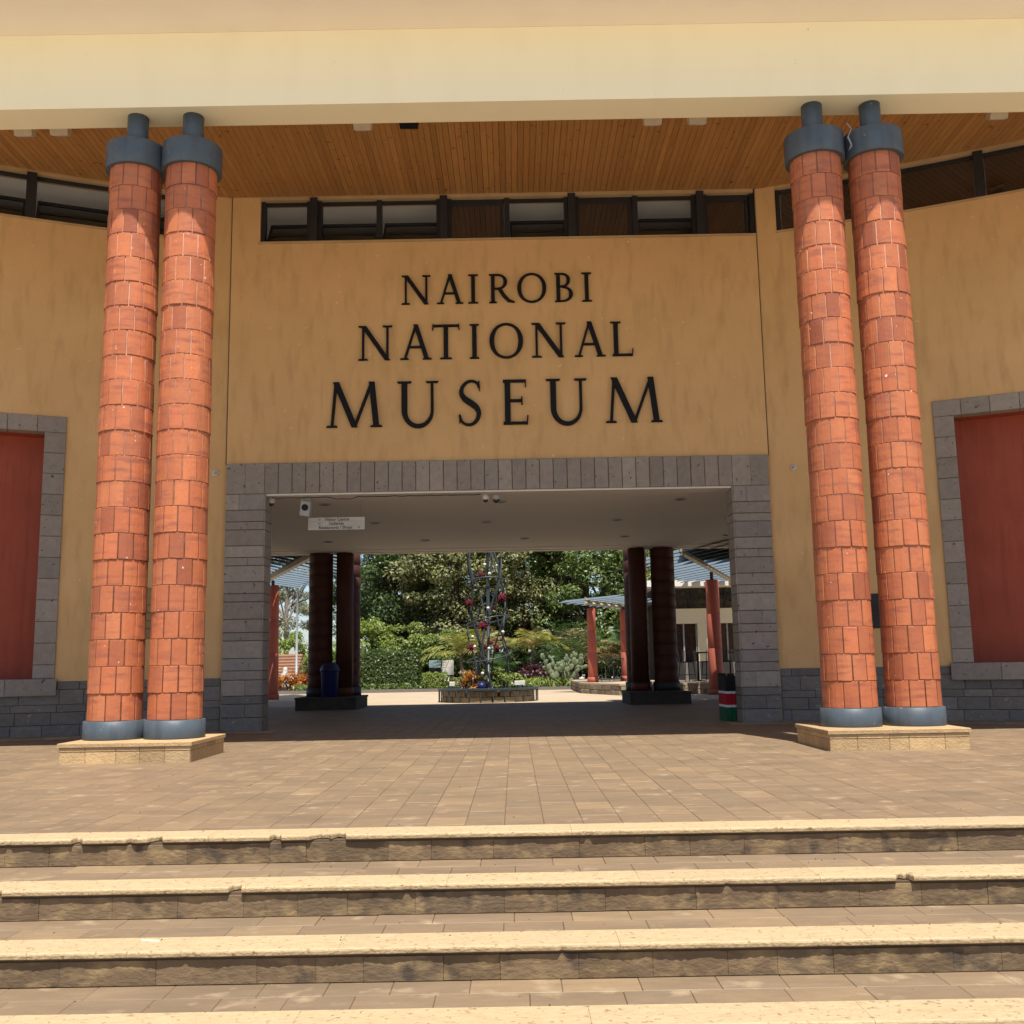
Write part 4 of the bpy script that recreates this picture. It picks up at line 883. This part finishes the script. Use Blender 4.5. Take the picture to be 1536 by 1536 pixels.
redcol(7.25, 33.2, 0, 3.1, 'red painted column behind the dark gnarled branch', .18, .4)
def louvres(A, Bp, z, bd, hl, n, label, bw_=.34, zB=None, tl=.06, deck=None):
    zB = z if zB is None else zB
    A = Vector((*A, z)); Bp = Vector((*Bp, zB)); t = thing('louvred_canopy', label, 'canopy', A); t.location = A; d = Bp - A
    MB().tube([Vector((0, 0, 0)), d], .055, 4, smooth=False).build('rafter', 'rafter', t)
    if deck: MB().prism([(x_ - A.x, y_ - A.y) for x_, y_ in deck], .36, .42).build('roof_sheet', 'dark_frame', t)
    b = Vector((*bd, 0)).normalized(); pr = Vector((-b.y, b.x, 0))
    for k in range(n):
        p = d * (k + .5) / n + Vector((0, 0, .09)); q = []
        for e, s in ((-hl, -1), (hl, -1), (hl, 1), (-hl, 1)): q.append(p + b * e + pr * (s * bw_ / 2) + Vector((0, 0, s * tl + .05)))
        mb = MB(); mb.add(q + [v + Vector((0, 0, .02)) for v in q], [(3, 2, 1, 0), (4, 5, 6, 7), (0, 1, 5, 4), (1, 2, 6, 5), (2, 3, 7, 6), (3, 0, 4, 7)]); mb.build('louvre', 'louvre', t)
        mb = MB(); c = p + pr * 0; mb.add([c + b * .03 + pr * -bw_ / 2 + Vector((0, 0, -.06)), c + b * .03 + pr * bw_ / 2 + Vector((0, 0, .13)), c + b * .03 + pr * bw_ / 2 + Vector((0, 0, -.05)), c - b * .03 + pr * -bw_ / 2 + Vector((0, 0, -.06)), c - b * .03 + pr * bw_ / 2 + Vector((0, 0, .13)), c - b * .03 + pr * bw_ / 2 + Vector((0, 0, -.05))], [(0, 1, 2), (5, 4, 3), (0, 3, 4, 1), (1, 4, 5, 2), (2, 5, 3, 0)]); mb.build('louvre_bracket', 'rafter', t)
louvres((-5.2, 26.9), (-9.2, 36.8), 3.95, (.27, .96), 3.0, 16, 'grey louvred canopy on the flower bed side of the courtyard', bw_=.36, tl=.06, deck=[(-11, 26.02), (-4.9, 26.02), (-5.6, 31.2), (-11, 29.5)])
louvres((4.4, 26.4), (8.6, 38.6), 3.76, (-.30, .95), 3.0, 18, 'grey louvred canopy before the cafe', bw_=.30, tl=-.07, deck=[(4.4, 26.02), (11, 26.02), (11, 29.6), (4.9, 30.2)])
louvres((2.45, 35.2), (5.3, 40.4), 3.06, (-.55, .83), 1.6, 9, 'small grey louvred canopy over the terrace corner', tl=-.05)
# cafe terrace and building
te = thing('cafe_terrace', 'raised cafe terrace with rough stone edge wall', 'terrace', (6, 36, 0))
tp = [(2.3, 35.7), (3.3, 32.5), (13, 32.5), (13, 46), (2.3, 46)]
up(MB().prism([(a + (.12 if i in (0, 1, 4) else 0), b + (.12 if i in (1, 2) else 0)) for i, (a, b) in enumerate(tp)], -.02, .30).build('fill', 'mortar'), te)
up(MB().prism([(2.26, 35.7), (3.27, 32.46), (13, 32.46), (13, 46), (2.26, 46)], .30, .36).build('coping', 'courtyard'), te)
for (a, b) in ((tp[0], tp[1]), (tp[1], (9.5, 32.5)), ((2.3, 45), tp[0])):
    A, Bv = Vector((*a, 0)), Vector((*b, 0)); L = (Bv - A).length; xr = (Bv - A).normalized(); T = Matrix(((xr.x, -xr.y, 0, A.x), (xr.y, xr.x, 0, A.y), (0, 0, 1, 0), (0, 0, 0, 1)))
    for rw in range(2):
        x = 0
        while x < L - .05:
            l = min(random.uniform(.25, .5), L - x); up(MB().cbox(x + .006, x + l - .006, -.02 - random.uniform(0, .03), .16, rw * .15 + .004, rw * .15 + .146, .018, T).build('stone', 'rubble'), te); x += l
cf = thing('cafe_building', 'cream cafe building with dark windows behind the terrace', 'building', (8.5, 38, .36))
def Cf(x0, x1, y0, y1, z0, z1, nme, m): return up(MB().box(x0, x1, y0, y1, z0, z1).build(nme, m), cf)
XA = 5.25
Cf(XA, 13, 38.2, 42, .36, 4.0, 'inner_wall', 'dark_wood'); Cf(XA - .02, 13, 37.9, 38.21, 2.40, 2.95, 'wall_band', 'cream_wall'); Cf(XA - .03, 13, 37.88, 38.22, .36, 1.02, 'wall_base', 'dark_stone')
for a, b in ((XA - .05, 5.75), (6.75, 7.12), (8.6, 9.1), (10.6, 11.1), (12.5, 13)): Cf(a, b, 37.87, 38.23, 1.02 if a > XA else .36, 2.40, 'wall_pier', 'cream_wall')
for a, b in ((5.75, 6.75), (7.12, 8.6), (9.1, 10.6), (11.1, 12.5)):
    wdw = Cf(a, b, 38.05, 38.07, 1.02, 2.40, 'window', 'window_dark')
    for q in (a + .03, (a + b) / 2, b - .03): sub(MB().box(q - .025, q + .025, 38.0, 38.05, 1.02, 2.40).build('frame', 'steel_pole'), wdw)
cl = Cf(XA, 13, 38.0, 38.02, 2.95, 3.72, 'clerestory', 'window_dark')
for q in np.arange(XA + .1, 12.9, .62): sub(MB().box(q - .025, q + .025, 37.95, 38.0, 2.95, 3.72).build('frame', 'dark_frame'), cl)
Cf(XA - .6, 13.3, 37.1, 42.5, 3.72, 3.95, 'roof', 'white_paint')
# railing
rl = thing('terrace_railing', 'thin dark metal railing at the edge of the terrace', 'railing', (2.75, 36.3, .36)); A, Bv = Vector((0, .0, 0)), Vector((1.6, 1.9, 0))
MB().tube([A + Vector((0, 0, .82)), Bv + Vector((0, 0, .82))], .022, 6).build('top_rail', 'tower_steel', rl); MB().tube([A + Vector((0, 0, .08)), Bv + Vector((0, 0, .08))], .016, 6).build('bottom_rail', 'tower_steel', rl)
for k in range(11): p = A.lerp(Bv, k / 10); MB().tube([p, p + Vector((0, 0, .82))], .013, 6).build('baluster', 'tower_steel', rl)
# bar stools and tables
st0 = thing('bar_stool', 'dark metal bar stool on the cafe terrace', 'stool', (5.75, 34.6, .36), .4, 'bar stools on the cafe terrace')
MB().tbox(-.19, .19, -.19, .19, .62, .66, .01).build('seat', 'black_metal', st0)
for sx in (-1, 1):
    for sy in (-1, 1): MB().tube([(sx * .21, sy * .21, 0), (sx * .16, sy * .16, .62)], .014, 6).build('leg', 'black_metal', st0)
MB().tube([(-.2, -.2, .22), (.2, -.2, .22), (.2, .2, .22), (-.2, .2, .22)], .011, 6, True).build('foot_ring', 'black_metal', st0)
MB().tube([(-.17, .18, .64), (-.18, .22, 1.0), (.18, .22, 1.0), (.17, .18, .64)], .014, 6).tube([(-.06, .19, .64), (-.06, .22, 1.0)], .009, 6).tube([(.06, .19, .64), (.06, .22, 1.0)], .009, 6).build('backrest', 'black_metal', st0)
st0['label'] = 'dark metal bar stool between the lone stool and the first bar table'
for X, Y, rz, lab in ((6.55, 34.9, -.6, 'dark metal bar stool between the bar tables, beside the first one'), (5.15, 34.3, 1.2, 'lone dark metal bar stool nearest the terrace railing'), (7.2, 34.6, 2.2, 'dark metal bar stool between the bar tables, beside the second one'), (7.9, 34.9, -.3, 'dark metal bar stool beyond the second bar table')): c_ = copy_tree(st0); c_.location = (X, Y, .36); c_.rotation_euler = (0, 0, rz); c_['label'] = lab
tb0 = thing('bar_table', 'dark round bar table between the stools on the terrace', 'table', (6.15, 34.75, .36), 0, 'bar tables on the cafe terrace')
MB().lathe([(.34, .92), (.36, .93), (.36, .955), (.34, .965)], 24).build('top', 'black_metal', tb0); MB().tube([(0, 0, .02), (0, 0, .92)], .035, 10).build('pedestal', 'black_metal', tb0); MB().lathe([(.24, 0), (.24, .02), (.04, .04)], 20).build('foot', 'black_metal', tb0)
tb0['label'] = 'dark round bar table behind the ground standing red column'
c_ = copy_tree(tb0); c_.location = (7.55, 34.8, .36); c_['label'] = 'dark round bar table behind the gnarled branch'
# gnarled branch beside the passage opening
gb = thing('gnarled_branch', 'dark gnarled forked branch standing behind the passage jamb', 'branch', (5.55, 25.2, .0))
MB().tube([(0, 0, 0), (.06, 0, .6), (.0, .05, 1.2), (.05, 0, 1.7), (-.06, 0, 2.2), (-.03, 0, 2.5)], [.07, .06, .05, .055, .05, .04], 9).tube([(-.06, 0, 2.2), (-.18, 0, 2.45), (-.26, 0, 2.5)], [.04, .03, .015], 8).tube([(-.03, 0, 2.5), (.05, 0, 2.75), (.2, 0, 2.8), (.3, 0, 2.72)], [.045, .05, .05, .03], 8).build('wood', 'dark_wood', gb)
MB().lathe([(.2, 0), (.2, .06), (.09, .1)], 16).build('foot', 'dark_wood', gb)

# ================================================================== grit and dry leaf bits lying on the treads and the plaza
gr_ = MB()
for k in range(110):
    if k < 90: i = random.choice((0, 1, 2, 3)); X = random.uniform(-3.4, 3.4); Y = FR[i] + random.uniform(.05, .58); z = -i * RISE
    else: X = random.uniform(-5, 5); Y = random.uniform(6.6, 13.5); z = 0
    if i == 0 and k < 90: Y = random.uniform(6.3, 6.9)
    s_ = random.uniform(.002, .005) * (1.3 if k >= 90 else 1); a = random.random() * 6.28; T = Matrix.Translation((X, Y, z + .001)) @ Matrix.Rotation(a, 4, 'Z')
    gr_.box(-s_, s_, -s_ * .6, s_ * .6, 0, s_ * .5, T)
tag(gr_.build('scattered_grit', 'bark'), 'scattered dark grit and leaf bits on steps and plaza', 'grit', kind='stuff')
